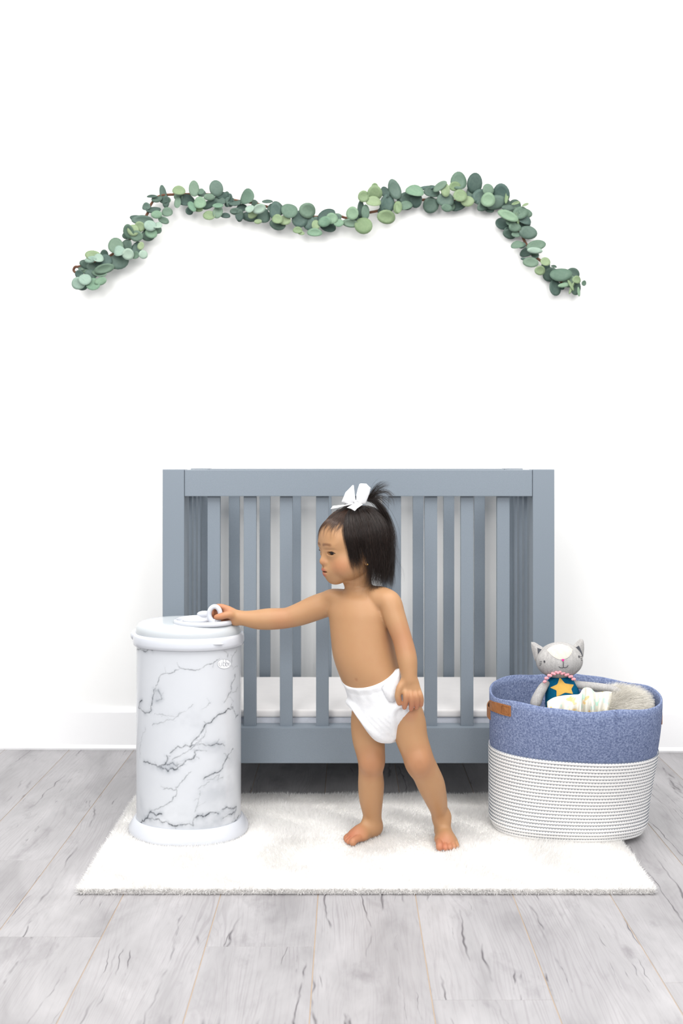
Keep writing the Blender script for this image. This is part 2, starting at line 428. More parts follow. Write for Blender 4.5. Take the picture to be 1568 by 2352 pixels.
tag(mesh_obj('rug_pile', v, np.arange(3 * n).reshape(n, 3), m_pile, rug, smooth=False), kind='stuff')

# ------------------------------------------------------------------ diaper pail
m_marble = Mat('marble_print', (214, 217, 222), .12, .5); _a = m_marble.n('ShaderNodeVertexColor'); _a.layer_name = 'Col'; m_marble.base(_a.outputs[0]); m_marble = m_marble.m
m_plastic = simple('white_gloss_plastic', (203, 206, 213), .14, .5, .004)
m_lid = simple('white_satin_lid', (196, 201, 205), .16, .5, .004)
PX, PY, PA, PB, PR = -.3875, 2.432, .1275, .1, -.14
def pov(z, d=0.0, e=2.15): return oval(PX, PY, z, PA + d, PB + d, PR, 96, e)
pail = empty('diaper_pail', (PX, PY, RH)); tag(pail, 'white marble print steel diaper pail with a ring handle on its lid', 'diaper pail')
v, f = loft([pov(.0125, .012), pov(.0135, .018), pov(.019, .0185), pov(.028, .017), pov(.040, .009), pov(.0465, .004), pov(.0475, .0022), pov(.046, .0005)]); mesh_obj('base', v, f, m_plastic, pail)
v, f = loft([pov(.466, .0005), pov(.4645, .003), pov(.466, .0065), pov(.474, .0078), pov(.487, .0072), pov(.4925, .0045), pov(.4935, .0)]); mesh_obj('lid_band', v, f, m_plastic, pail)
v, f = loft([pov(.490, -.001), pov(.494, .001), pov(.504, .0008), pov(.512, -.002), pov(.5165, -.007), pov(.5195, -.014), pov(.5208, -.03), pov(.5212, -.05)]); lid = mesh_obj('lid', v, f, m_lid, pail)
# latch lip on the band
c, s = math.cos(PR), math.sin(PR)
def pail_pt(u, w, z): return np.array((PX + u * c - w * s, PY + u * s + w * c, z))
mesh_obj('latch_lip', *ellipsoid_mesh(pail_pt(.092, -.0805, .4805), (.017, .006, .0025), nu=20, nv=10), m_plastic, pail)
# hinge knob on the far end
hk = [pail_pt(-PA - .004, 0, .482)]
v, f = ellipsoid_mesh(pail_pt(-PA - .007, .004, .483), (.0135, .03, .0145)); mesh_obj('hinge', v, f, m_plastic, pail)
# sliding plate: raised oval rim, inner plate, bump, upright ring
RC = (-.3455, 2.405); RA, RB = .0725, .062
def rov(z, d): return oval(RC[0], RC[1], z, RA + d, RB + d, PR, 72, 2.1)
v, f = loft([rov(.519, 0), rov(.522, .0012), rov(.527, .0012), rov(.5295, -.001), rov(.530, -.0045), rov(.5285, -.008), rov(.5245, -.0095), rov(.5225, -.010)]); mesh_obj('slider_rim', v, f, m_plastic, lid)
mesh_obj('slider_ridge', *ellipsoid_mesh((RC[0] - .02, RC[1] + .006, .5245), (.034, .012, .0065), nu=24, nv=10), m_plastic, lid)
mesh_obj('slider_bump', *ellipsoid_mesh((-.3535, 2.462, .532), (.019, .008, .0085), nu=24, nv=10), m_plastic, lid)
HR = W(493, 1411, 2.38)
t = np.linspace(0, 2 * np.pi, 57)[:-1]
ringP = np.stack([HR[0] + .0132 * np.cos(t), HR[1] + 0 * t, HR[2] + .0185 * np.sin(t)], 1)
rr = .0059 + .0012 * np.clip(-np.sin(t), 0, 1)
rings = []
for i in range(len(t)):
    T = np.array([-.0132 * math.sin(t[i]), 0, .0185 * math.cos(t[i])]); T /= np.linalg.norm(T); A = np.array([0, 1., 0]); B = np.cross(T, A)
    q = np.arange(14) / 14 * 2 * np.pi
    rings.append(ringP[i] + rr[i] * (np.cos(q)[:, None] * A + np.sin(q)[:, None] * B))
rings.append(rings[0]); v, f = loft(rings, False, False); mesh_obj('ring_handle', v, f, m_plastic, lid)
v, f = loft([oval(HR[0], HR[1], .5225, .015, .0085, 0, 24), oval(HR[0], HR[1], .527, .0125, .0075, 0, 24), oval(HR[0], HR[1], .5325, .0095, .006, 0, 24)]); mesh_obj('handle_foot', v, f, m_plastic, lid)
# oval badge with the printed name
m_ink = simple('grey_print', (150, 153, 160), .4, .3); m_badge = simple('badge_white', (244, 245, 248), .2, .5, .003)
def on_body(px, py, lift):
    """point on the front of the oval body seen at this pixel"""
    lo, hi = 2.2, 2.45
    for _ in range(40):
        mid = (lo + hi) / 2; p = W(px, py, mid); dx, dy = p[0] - PX, p[1] - PY
        u, w2 = dx * c + dy * s, -dx * s + dy * c
        if (abs(u) / (PA + lift)) ** 2.15 + (abs(w2) / (PB + lift)) ** 2.15 > 1: lo = mid
        else: hi = mid
    return W(px, py, lo)
# marble print: veins laid out on the unrolled oval (arc length, height)
NS, NZ = 560, 400
ringp = oval(PX, PY, 0.0, PA, PB, PR, NS * 4, 2.15); seg = np.linalg.norm(np.diff(np.vstack([ringp, ringp[:1]]), axis=0), axis=1); cum = np.concatenate([[0], np.cumsum(seg)]); PER = cum[-1]
sv = np.arange(NS) / NS * PER; rc = np.vstack([ringp, ringp[:1]]); ring_xy = np.stack([np.interp(sv, cum, rc[:, k_]) for k_ in (0, 1)], 1)
zv = np.linspace(.040, .474, NZ)
ds, dz = PER / NS, zv[1] - zv[0]
def vnoise(shape, cell, seed):
    g = np.random.default_rng(seed); out = np.zeros(shape); amp = 1.0; tot = 0
    for o_ in range(4):
        n0, n1 = max(2, int(shape[0] / cell)), max(2, int(shape[1] / cell)); q_ = g.random((n0, n1 + 1))
        x = np.arange(shape[0]) / shape[0] * n0; y = np.arange(shape[1]) / shape[1] * (n1 - 1e-6); x0 = x.astype(int); y0 = y.astype(int); fx = (x - x0)[:, None]; fy = (y - y0)[None]
        fx, fy = fx * fx * (3 - 2 * fx), fy * fy * (3 - 2 * fy); x1 = (x0 + 1) % n0; y1 = np.minimum(y0 + 1, n1)
        out += amp * ((q_[x0][:, y0] * (1 - fx) + q_[x1][:, y0] * fx) * (1 - fy) + (q_[x0][:, y1] * (1 - fx) + q_[x1][:, y1] * fx) * fy); tot += amp; amp *= .6; cell = max(cell / 2, 2)
    return out / tot
line = np.zeros((NS, NZ)); halo = np.zeros((NS, NZ)); rv_ = np.random.default_rng(5)
def unroll(u, w2):
    p = on_body(270 + .2105 * u, 1480 + .2105 * w2, .0002); k_ = np.argmin((ringp[:, 0] - p[0]) ** 2 + (ringp[:, 1] - p[1]) ** 2); return np.array([cum[k_], p[2]])
def rough(P):
    P = np.asarray(P, float)
    for lev in range(6):
        L_ = np.linalg.norm(np.diff(P, axis=0), axis=1); mid = (P[1:] + P[:-1]) / 2 + rv_.normal(0, .11, (len(L_), 2)) * L_[:, None]; Q_ = np.empty((len(P) + len(mid), 2)); Q_[0::2] = P; Q_[1::2] = mid; P = Q_
        if L_.mean() < .0012: break
    return P
def lay(P, st, hl):
    mod = .55 + .6 * np.abs(np.sin(np.cumsum(rv_.normal(0, .25, len(P)))))
    for (s0, z0), m_ in zip(P, mod):
        si, zi = int(s0 / ds), int((z0 - zv[0]) / dz); R_ = 16
        I_ = np.arange(si - R_, si + R_ + 1); J_ = np.arange(max(0, zi - R_), min(NZ, zi + R_ + 1))
        if len(J_) == 0: continue
        d2 = ((I_ * ds - s0) ** 2)[:, None] + ((zv[J_] - z0) ** 2)[None]
        ix = np.ix_(I_ % NS, J_); wd = .00055 + .0005 * m_ * st
        line[ix] = np.maximum(line[ix], st * min(1, m_) * np.exp(-d2 / (2 * wd * wd))); halo[ix] = np.maximum(halo[ix], hl * np.exp(-d2 / (2 * .0042 ** 2)))
VEINS = [(.7, .1, [(650,200),(690,260),(740,272),(850,285),(930,255),(1000,215),(1085,170)]), (.6, .1, [(690,260),(620,300),(520,315),(450,360),(435,420),(400,490)]), (.95, .6, [(400,490),(390,560),(375,640),(370,720),(340,750),(290,745),(250,700),(225,690),(235,640),(265,610)]), (.5, .5, [(440,490),(470,550),(480,600),(420,620)]),
 (.35, .1, [(400,765),(520,775),(640,790),(700,740),(820,655)]), (.45, .15, [(380,880),(480,850),(600,825),(660,785),(700,745)]), (.7, .35, [(1160,640),(1200,580),(1240,510),(1240,440),(1280,330)]), (.4, .2, [(1240,510),(1310,470)]), (1, .4, [(1260,700),(1200,705),(1130,760),(1060,800),(990,860),(930,930),(900,980),(830,1050),(790,1120)]), (.8, .4, [(1240,650),(1270,720),(1290,800),(1315,770)]), (.5, .15, [(960,930),(930,1020),(890,1060),(870,1090)]),
 (.85, .3, [(570,1190),(620,1150),(660,1110),(740,1100),(800,1105),(860,1075),(900,1060)]), (.8, .6, [(880,1080),(960,1105),(1020,1105),(1080,1080),(1130,1090),(1170,1110)]), (1, .5, [(280,1280),(330,1285),(390,1310),(430,1330),(520,1310),(540,1270),(535,1210)]), (1, .8, [(430,1330),(490,1355),(550,1385),(600,1350),(650,1360),(700,1320),(740,1275),(800,1255),(830,1245),(850,1190),(840,1165)]), (.6, .6, [(520,1310),(600,1290),(640,1330),(720,1290)]), (.5, .1, [(600,1260),(700,1200),(790,1150),(830,1110),(880,1080)]), (.6, .5, [(840,1165),(880,1155),(930,1160),(970,1165)]),
 (1, .4, [(940,1470),(1000,1430),(1060,1400),(1120,1380),(1150,1320),(1180,1260),(1210,1200),(1260,1140)]), (.45, .2, [(980,1480),(1060,1450),(1110,1420),(1090,1480),(1150,1450)]), (.5, .15, [(500,1580),(580,1570),(640,1585),(660,1550),(720,1480),(800,1390)]), (.55, .15, [(640,1590),(630,1660),(570,1720),(490,1770),(430,1800),(350,1830)]), (1, .7, [(235,1960),(270,1920),(320,1900),(340,1850),(390,1840),(420,1870),(480,1850)]), (1, .7, [(320,1900),(400,1920),(480,1940),(560,1960),(620,1980),(700,1970),(780,1955),(825,1980),(830,1900),(870,1870),(960,1870),(1040,1830),(1100,1850)]),
 (1, .5, [(1100,2070),(1160,2030),(1210,1980),(1270,1950),(1310,1890),(1330,1860)]), (.85, .7, [(1140,1800),(1200,1780),(1260,1790),(1300,1770),(1280,1830),(1230,1850),(1150,1900)]), (.35, .1, [(300,910),(270,1000),(250,1100),(240,1240)]), (.5, .1, [(1300,60),(1250,140),(1245,200)]), (.7, .2, [(1205,100),(1200,135)]), (.4, .1, [(1310,240),(1260,270)]), (.45, .2, [(900,1600),(880,1700),(850,1800),(840,1830)]), (.35, .1, [(880,1580),(940,1540),(1000,1500)]), (.9, .5, [(210,55),(260,60),(330,55),(380,65)]), (.4, .15, [(920,705),(970,680),(1010,640)])]
for st_, hl_, pl in VEINS:
    P = np.array([unroll(*q_) for q_ in pl]); P[:, 0] = np.unwrap(P[:, 0], period=PER)
    R_ = rough(P); lay(R_, st_, hl_); lay(rough(P) + np.array([PER / 2, 0]), st_, hl_)          # the print repeats on the far half
    for _ in range(1 + len(pl) // 4):                                                        # hair-thin side branches
        k_ = rv_.integers(0, len(R_)); d_ = rv_.normal(0, 1, 2) * .004; lay(rough([R_[k_], R_[k_] + d_, R_[k_] + d_ * 2 + rv_.normal(0, .003, 2)]), st_ * .45, .1)
soft = np.zeros((NS, NZ))
for u, w2, ru, rw, am in [(1100,1600,220,200,.30),(500,1350,160,60,.35),(350,1880,150,70,.45),(1000,1950,300,90,.35),(430,560,60,100,.4),(1000,1130,160,60,.35),(750,850,200,120,.18),(250,1760,60,120,.3),(600,1830,200,80,.2),(1200,1250,120,200,.22),(1230,1830,90,70,.45),(250,670,40,50,.35)]:
    s0, z0 = unroll(u, w2)
    for sh_ in (0, PER / 2):
        dd = (np.arange(NS) * ds - s0 - sh_ + PER / 2) % PER - PER / 2; soft += am * np.exp(-(dd[:, None] / (ru * .00021)) ** 2 - ((zv[None] - z0) / (rw * .00021)) ** 2)
nz1 = vnoise((NS, NZ), 40, 1); nz2 = vnoise((NS, NZ), 12, 2)
halo = halo * np.clip((nz2 - .34) * 3.2, 0, 1); soft = np.clip(soft * np.clip((nz1 - .28) * 2.4, 0, 1) + .06 * nz1, 0, 1)
line = line * np.clip(.35 + 1.3 * (nz2 - .2), 0, 1)
white, grey, dark = np.array(lin((203, 206, 211))), np.array(lin((112, 119, 130))), np.array(lin((44, 50, 56)))
colr = white[None, None] * (1 - soft[..., None]) + grey * soft[..., None]; hh = np.clip(halo * .6, 0, 1)[..., None]; colr = colr * (1 - hh) + grey * hh; ll = np.clip(line, 0, 1)[..., None]; colr = colr * (1 - ll) + dark * ll
v = np.concatenate([np.repeat(ring_xy[:, None], NZ, 1), np.repeat(zv[None, :, None], NS, 0)], -1).reshape(-1, 3)
idx = np.arange(NS * NZ).reshape(NS, NZ); nx = np.roll(idx, -1, 0); f = np.stack([idx[:, :-1], nx[:, :-1], nx[:, 1:], idx[:, 1:]], -1).reshape(-1, 4)
mesh_obj('body', v, f, m_marble, pail, col=colr.reshape(-1, 3))
t = np.arange(40) / 40 * 2 * np.pi
orient = [on_body(514.5 + 16.5 * math.cos(q) * .93, 1525 - 10.8 * math.sin(q), .0004) for q in t]
cc = on_body(514.5, 1525, .0007)
badge = mesh_obj('badge', np.vstack([orient, [cc]]), [[i, (i + 1) % 40, 40] for i in range(40)], m_badge, pail)
P = np.array([on_body(514.5 + 16.5 * math.cos(q) * .93, 1525 - 10.8 * math.sin(q), .0006) for q in list(t) + [0]])[None]
v, f = tubes(P, np.full((1, 41), .00024), 4); mesh_obj('badge_outline', v, f, m_ink, badge)
def stroke(pts):
    P = spline([on_body(x, y, .0010) for x, y in pts], 20)[None]; v, f = tubes(P, np.full((1, 20), .00042), 4); return v, f
strokes = [[(503, 1521.5), (503.2, 1528), (506, 1530), (509, 1528), (509.5, 1521.5)]]
for bx0 in (512.3, 518.6): strokes += [[(bx0, 1515), (bx0, 1530)], [(bx0, 1523.5), (bx0 + 2.6, 1521.6), (bx0 + 5, 1524.5), (bx0 + 4.6, 1528.3), (bx0 + 2.2, 1530), (bx0, 1528)]]
strokes += [[(526, 1521.5), (526, 1530)], [(526, 1518.2), (526, 1519.3)]]
vs, fs, o_ = [], [], 0
for st in strokes:
    v, f = stroke(st); vs.append(v); fs.append(f + o_); o_ += len(v)
mesh_obj('badge_lettering', np.vstack(vs), np.vstack(fs), m_ink, badge)

# ------------------------------------------------------------------ basket
def felt():
    m = Mat('blue_grey_felt', (150, 162, 195), .95, .1); vec = m.coord()
    a = m.noise(vec, 240, 3, .7); b = m.noise(vec, 60, 4, .6)
    col = m.ramp(a, [(.33, lin((82, 94, 126))), (.5, lin((118, 130, 163))), (.68, lin((154, 166, 194)))])
    col = m.mix(m.math('MULTIPLY', b, .35), col, lin((108, 120, 152)))
    m.base(col); m.bump(a, .5, .0015); return m.m
m_felt = felt()
m_rope = Mat('white_cotton_rope', (236, 235, 234), .9, .1); _v = m_rope.coord(); _n = m_rope.noise(_v, 300, 3)
m_rope.base(m_rope.ramp(_n, [(.3, lin((226, 225, 225))), (.7, lin((243, 242, 240)))])); m_rope.bump(_n, .4, .001); m_rope = m_rope.m
m_thread = simple('dark_thread', (118, 128, 142), .8, .2)
m_leather = Mat('tan_leather', (176, 116, 66), .5, .4); _v = m_leather.coord(); _n = m_leather.noise(_v, 90, 5)
m_leather.base(m_leather.ramp(_n, [(.3, lin((142, 90, 50))), (.7, lin((170, 114, 68)))])); m_leather.bump(m_leather.noise(_v, 500, 3), .25, .001); m_leather = m_leather.m
ZS = .222                                              # top of the rope part
def bparam(z):
    t = np.clip((z - .012) / (.355 - .012), 0, 1); s2 = t * t * (3 - 2 * t)
    return (.5395 + .0065 * s2, 2.447 - .049 * s2, .187 + .014 * s2 - .012 * max(0, 1 - t * 14), .108 + .047 * s2 - .010 * max(0, 1 - t * 14), math.radians(-3 - 13 * s2))
def bring(z, d=0.0, n=128):
    cx_, cy_, a, b, r = bparam(z); return oval(cx_, cy_, z, a + d, b + d, r, n, 2.35)
basket = empty('storage_basket', (.54, 2.447, RH)); tag(basket, 'white coiled rope basket with a blue felt rim and leather handles', 'basket')
NC = 24; ch = (ZS - .0125) / NC
stP, stR = [], []
for i in range(NC):
    z = .0125 + (i + .5) * ch; base = bring(z); ctr = base.mean(0)
    nrm = np.roll(base, -1, 0) - np.roll(base, 1, 0); nrm = np.stack([nrm[:, 1], -nrm[:, 0], 0 * nrm[:, 0]], 1); nrm /= np.linalg.norm(nrm, axis=1)[:, None]
    prof = [(.0, -.5), (.0028, -.44), (.0044, -.2), (.0047, .0), (.0044, .2), (.0028, .44), (.0, .5), (-.004, .3), (-.004, -.3)]
    rg = [base + nrm * dx + np.array([0, 0, dz * ch]) for dx, dz in prof] ; rg.append(rg[0])
    v, f = loft(rg, False, False); mesh_obj('rope_coil', v, f, m_rope, basket)
    # zigzag stitching over the joint above this coil
    nz = 150; zz = oval(*bparam(z + ch / 2)[:2], z + ch / 2, bparam(z)[2] + .0042, bparam(z)[3] + .0042, bparam(z)[4], nz * 2, 2.35)
    # even spacing along the ring
    L = np.concatenate([[0], np.cumsum(np.linalg.norm(np.diff(np.vstack([zz, zz[:1]]), axis=0), axis=1))]); tt = np.linspace(0, L[-1], nz * 2 + 1)[:-1] + (i % 3) * .002
    zc = np.vstack([zz, zz[:1]]); zz = np.stack([np.interp(tt % L[-1], L, zc[:, k]) for k in range(3)], 1)
    zz[0::2, 2] += .0024; zz[1::2, 2] -= .0024
    Q = np.stack([zz, np.roll(zz, -1, 0)], 1); stP.append(Q); stR.append(np.full(Q.shape[:2], .00042))
v, f = tubes(np.concatenate(stP), np.concatenate(stR), 4)
tag(mesh_obj('zigzag_stitching', v, f, m_thread, basket), 'dark zigzag thread between the rope coils', kind='stuff')
v, f = loft([bring(.0135, -.004), bring(.0175, -.004)]); mesh_obj('bottom_panel', v, f, m_rope, basket, False)
def rimz(ring):
    a = np.arctan2(ring[:, 1] - 2.4, ring[:, 0] - .545)
    return .352 + .012 * np.clip(np.sin(a), 0, 1) - .006 * np.clip(-np.sin(a), 0, 1) + .0025 * np.sin(5 * a + 1) + .0015 * np.sin(9 * a)
rg = []
for tt in np.linspace(0, 1, 9):
    r0 = bring(ZS + .002, .0015); r1 = bring(.355, .0015); r = r0 * (1 - tt) + r1 * tt; mid = bring(ZS + tt * (.355 - ZS), .0015); r[:, :2] = mid[:, :2]
    r[:, 2] = (ZS - .0015) + tt * (rimz(r1) - (ZS - .0015)); rg.append(r)
outer = rg
inner = []
for r in reversed(outer):
    cxy = r.mean(0); q = r.copy(); dv = r[:, :2] - cxy[:2]; q[:, :2] = cxy[:2] + dv * (1 - .0055 / np.linalg.norm(dv, axis=1))[:, None]; inner.append(q)
top = outer[-1] * .5 + inner[0] * .5; top[:, 2] += .0018
v, f = loft(outer + [top] + inner + [outer[0]], False, False); felt_o = mesh_obj('felt_rim', v, f, m_felt, basket)
# stitched vertical seam of the felt and edge stitches
m_stitch = simple('blue_thread', (112, 124, 160), .9, .1)
def felt_pt(px, py):
    lo, hi = 2.1, 2.5
    for _ in range(36):
        mid = (lo + hi) / 2; p = W(px, py, mid); cx_, cy_, a, b, r = bparam(p[2]); dx, dy = p[0] - cx_, p[1] - cy_
        u, w2 = dx * math.cos(r) + dy * math.sin(r), -dx * math.sin(r) + dy * math.cos(r)
        if (abs(u) / (a + .0023)) ** 2.35 + (abs(w2) / (b + .0023)) ** 2.35 > 1: lo = mid
        else: hi = mid
    return W(px, py, lo)
pts = [felt_pt(1414 + (3 if i % 2 else -3), y) for i, y in enumerate(range(1634, 1704, 4))]
Q = np.stack([pts[:-1], pts[1:]], 1); v, f = tubes(Q, np.full(Q.shape[:2], .00045), 4); mesh_obj('felt_seam', v, f, m_stitch, felt_o)
# leather handles
def strap(pxs, py0, py1, name='leather_handle', bow=.003):
    rings = []
    top_, bot_ = [], []
    for i, px in enumerate(pxs):
        top_.append(felt_pt(px, py0[i])); bot_.append(felt_pt(px, py1[i]))
    top_ = np.array(top_); bot_ = np.array(bot_); K = len(pxs); vs = []
    for p, q in zip(top_, bot_):
        o = np.array([p[0] - .545, p[1] - 2.41, 0]); o /= np.linalg.norm(o)
        vs += [p + o * bow, q + o * bow, q + o * (bow - .003), p + o * (bow - .003)]
    f = []
    for i in range(K - 1):
        for k_ in range(4): f.append([i * 4 + k_, i * 4 + (k_ + 1) % 4, i * 4 + 4 + (k_ + 1) % 4, i * 4 + 4 + k_])
    f += [[0, 1, 2, 3], [(K - 1) * 4 + j for j in (3, 2, 1, 0)]]
    return mesh_obj(name, np.array(vs), f, m_leather, basket, smooth=False)
hl = strap([1126, 1132, 1142, 1152, 1163, 1173], [1608, 1611, 1613.5, 1616, 1619, 1621.5], [1630, 1633, 1637, 1640.5, 1643.5, 1645.5])
sq = [(1153, 1620), (1170, 1624), (1170, 1642), (1153, 1637), (1153, 1620), (1170, 1642)]
P = np.array([felt_pt(x, y) - np.array([.002, .0032, 0]) for x, y in sq]); Q = np.stack([P[:-1], P[1:]], 1)
v, f = tubes(Q, np.full(Q.shape[:2], .0003), 4); mesh_obj('handle_stitching', v, f, simple('brown_thread', (120, 76, 42)), hl)
# the loop end going round the left end of the basket, and the handle at the other end
def end_strap(side):
    cx_, cy_, a, b, r = bparam(.30); K = 12; vs = []
    for i in range(K):
        q = (math.pi - .1 if side < 0 else .42) + (i / (K - 1) - .5) * .8
        ring = bring(.30, .0035 + .006 * math.cos((i / (K - 1) - .5) * math.pi), 360); p = ring[int(q / (2 * math.pi) * 360) % 360]
        o = np.array([p[0] - cx_, p[1] - cy_, 0]); o /= np.linalg.norm(o)
        for dz, dn in ((.0125, 0), (-.0125, 0), (-.0125, -.003), (.0125, -.003)): vs.append(p + o * dn + np.array([0, 0, dz]))
    f = [[i * 4 + k_, i * 4 + (k_ + 1) % 4, i * 4 + 4 + (k_ + 1) % 4, i * 4 + 4 + k_] for i in range(K - 1) for k_ in range(4)] + [[0, 1, 2, 3], [(K - 1) * 4 + j for j in (3, 2, 1, 0)]]
    return mesh_obj('leather_handle', np.array(vs), f, m_leather, basket, smooth=False)
end_strap(1)
end_strap(-1)

# ------------------------------------------------------------------ fur throw filling the basket
m_fur = simple('cream_fur', (226, 222, 213), .85, .15, .08, 120)
throw = empty('fur_throw', (.56, 2.43, .018)); tag(throw, 'fluffy cream fur throw bundled inside the basket beside the cat doll', 'throw')
F = Field(np.arange(.36, .75, .006, dtype=np.float32), np.arange(2.30, 2.56, .006, dtype=np.float32), np.arange(.01, .36, .006, dtype=np.float32))
F.ell((.545, 2.435, .109), (.150, .080, .083), k=.02); F.ell((.668, 2.41, .25), (.052, .07, .075), k=.05)
tv, tf = F.mesh(2); core = mesh_obj('throw_cloth', tv, tf, m_fur, throw)
N = 14000
ct = rng.normal(size=(N, 3)); ct /= np.linalg.norm(ct, axis=1)[:, None]; ct[:, 2] = np.abs(ct[:, 2])
ctr = np.array([.652, 2.405, .290]); rad = np.array([.054, .072, .048])
root = ctr + ct * rad
dirs = ct * np.array([.35, .35, .45]) + np.array([.45, -.05, .42]) + rng.normal(0, .13, (N, 3)) + .18 * np.sin(root[:, [1, 2, 0]] * 140); dirs /= np.linalg.norm(dirs, axis=1)[:, None]
L = rng.uniform(.03, .07, N); tt = np.linspace(0, 1, 6)
P = root[:, None] + dirs[:, None] * (L[:, None] * tt)[:, :, None] + np.array([0.2, 0, -1.])[None, None] * (tt ** 2)[None, :, None] * (.016 * L / .04)[:, None, None]
# keep the hair inside the basket below the rim
rim = bparam(.35); ux = (P[..., 0] - rim[0]) / (rim[2] - .012); uy = (P[..., 1] - rim[1]) / (rim[3] - .012); q = np.sqrt(ux ** 2 + uy ** 2)
low = (P[..., 2] < .375) & (q > 1); sc_ = np.where(low, 1 / np.maximum(q, 1), 1)
P[..., 0] = rim[0] + (P[..., 0] - rim[0]) * sc_; P[..., 1] = rim[1] + (P[..., 1] - rim[1]) * sc_
R = np.outer(np.full(N, .00045), np.linspace(1, .15, 6)); v, f = tubes(P, R, 3); tag(mesh_obj('throw_fur', v, f, m_fur, throw), kind='stuff')

# ------------------------------------------------------------------ cat doll
def linen(name, c0, c1):
    m = Mat(name, c0, .9, .1); vec = m.coord(); a = m.noise(vec, 420, 2, .6)
    mp = m.n('ShaderNodeMapping'); mp.inputs['Scale'].default_value = (1, 1, .03); m.l(vec, mp.inputs[0]); b = m.noise(mp.outputs[0], 160, 3)
    col = m.ramp(m.math('ADD', m.math('MULTIPLY', a, .5), m.math('MULTIPLY', b, .5)), [(.38, lin(c0)), (.62, lin(c1))]); m.base(col); m.bump(a, .35, .001); return m.m
m_grey = linen('grey_linen', (158, 156, 155), (184, 182, 180)); m_cream = linen('cream_linen', (192, 187, 178), (204, 200, 191))
m_dark = simple('charcoal_felt', (84, 86, 92), .9, .1, .1, 200); m_teal = linen('teal_cotton', (6, 84, 118), (10, 94, 130)); m_yel = simple('yellow_felt', (222, 178, 92), .9, .1, .05, 200)
m_pink = simple('pink_wool', (232, 162, 170), .9, .1, .05, 150); m_hot = simple('magenta_thread', (226, 44, 140), .7, .2); m_emb = simple('grey_embroidery', (74, 74, 78), .8, .1)
doll = empty('cat_doll', W(1290, 1640, 2.42)); tag(doll, 'grey linen cat doll in a teal top with a yellow star', 'doll')
DD = 2.40; mpp = DD / FPX
HC = W(1284, 1516, DD); HRAD = np.array([53.5, 40, 41.0]) * mpp; tilt = math.radians(3)
Rt = np.array([[math.cos(tilt), 0, -math.sin(tilt)], [0, 1, 0], [math.sin(tilt), 0, math.cos(tilt)]])
hv, hf = ellipsoid_mesh((0, 0, 0), HRAD, nu=64, nv=40)
hv[:, 0] *= 1 + .10 * np.clip(-hv[:, 2] / HRAD[2], -1, 1) * .5
hcol_v = hv.copy(); head = mesh_obj('head', hv @ Rt.T + HC, hf, m_grey, doll)
def head_pt(px, py, lift=.0004):
    """front of the doll's head at offset px,py from its centre (up = positive py)"""
    x, z = px * mpp, py * mpp; xe = x / (1 + .05 * np.clip(-z / HRAD[2], -1, 1))
    k_ = max(0.02, 1 - (xe / HRAD[0]) ** 2 - (z / HRAD[2]) ** 2)
    return Rt @ np.array([x, -HRAD[1] * math.sqrt(k_) - lift, z]) + HC
# cream forehead patch
def patch(outline, mat, name, parent, fn, n=7, lift=.0008):
    o = np.array(outline, float); c0 = o.mean(0); K = len(o); vs, f = [], []
    for i in range(n):
        for p in c0 + (o - c0) * (i + 1) / n: vs.append(fn(p[0], p[1], lift))
    vs.append(fn(c0[0], c0[1], lift)); C = len(vs) - 1
    for k_ in range(K): f.append([C, k_, (k_ + 1) % K])
    for i in range(n - 1):
        for k_ in range(K): f.append([i * K + k_, (i + 1) * K + k_, (i + 1) * K + (k_ + 1) % K, i * K + (k_ + 1) % K])
    return mesh_obj(name, vs, f, mat, parent)
fp = spline([(-31, 28), (-22, 17), (-10, 10), (0, 9.5), (12, 12), (22, 20), (27, 27.5)], 16).tolist() + spline([(20, 33.5), (8, 38), (-4, 38.8), (-16, 36.5), (-26, 32)], 14).tolist()
patch(fp, m_cream, 'forehead_patch', head, head_pt)
patch([(-3.2, 9.5), (0, 10.5), (3.4, 9.5), (2.2, 6.6), (0, 4.8), (-2, 6.6)], m_hot, 'nose', head, head_pt, 3, .0016)
def emb(pts, r, name, mat=m_emb):
    P = spline([head_pt(x, y, .0006) for x, y in pts], 14)[None]; v, f = tubes(P, np.full((1, 14), r), 5); return mesh_obj(name, v, f, mat, head)
emb([(0.4, 5), (.4, -1), (.4, -7)], .0007, 'mouth_stitch'); emb([(-10, -6.5), (-6, -9.2), (-1, -9.4), (.4, -8)], .0007, 'mouth_stitch'); emb([(.4, -8), (3, -9.6), (8, -8.6), (11.5, -5)], .0007, 'mouth_stitch')
for x, y in ((-39.5, 4), (40.5, 10.5)):
    o = [(x + 1.7 * math.cos(q), y + 2.8 * math.sin(q)) for q in np.arange(12) / 12 * 6.283]; patch(o, m_emb, 'eye', head, head_pt, 2, .001)
for i in range(3):
    emb([(-44 - i * .8, 4 - i * 3.6), (-48.5 - i * .2, 1.4 - i * 4)], .0005, 'whisker'); emb([(43.5 + i * 1.0, 9.5 - i * 3.6), (48.3 + i * .2, 8 - i * 4.2)], .0005, 'whisker')
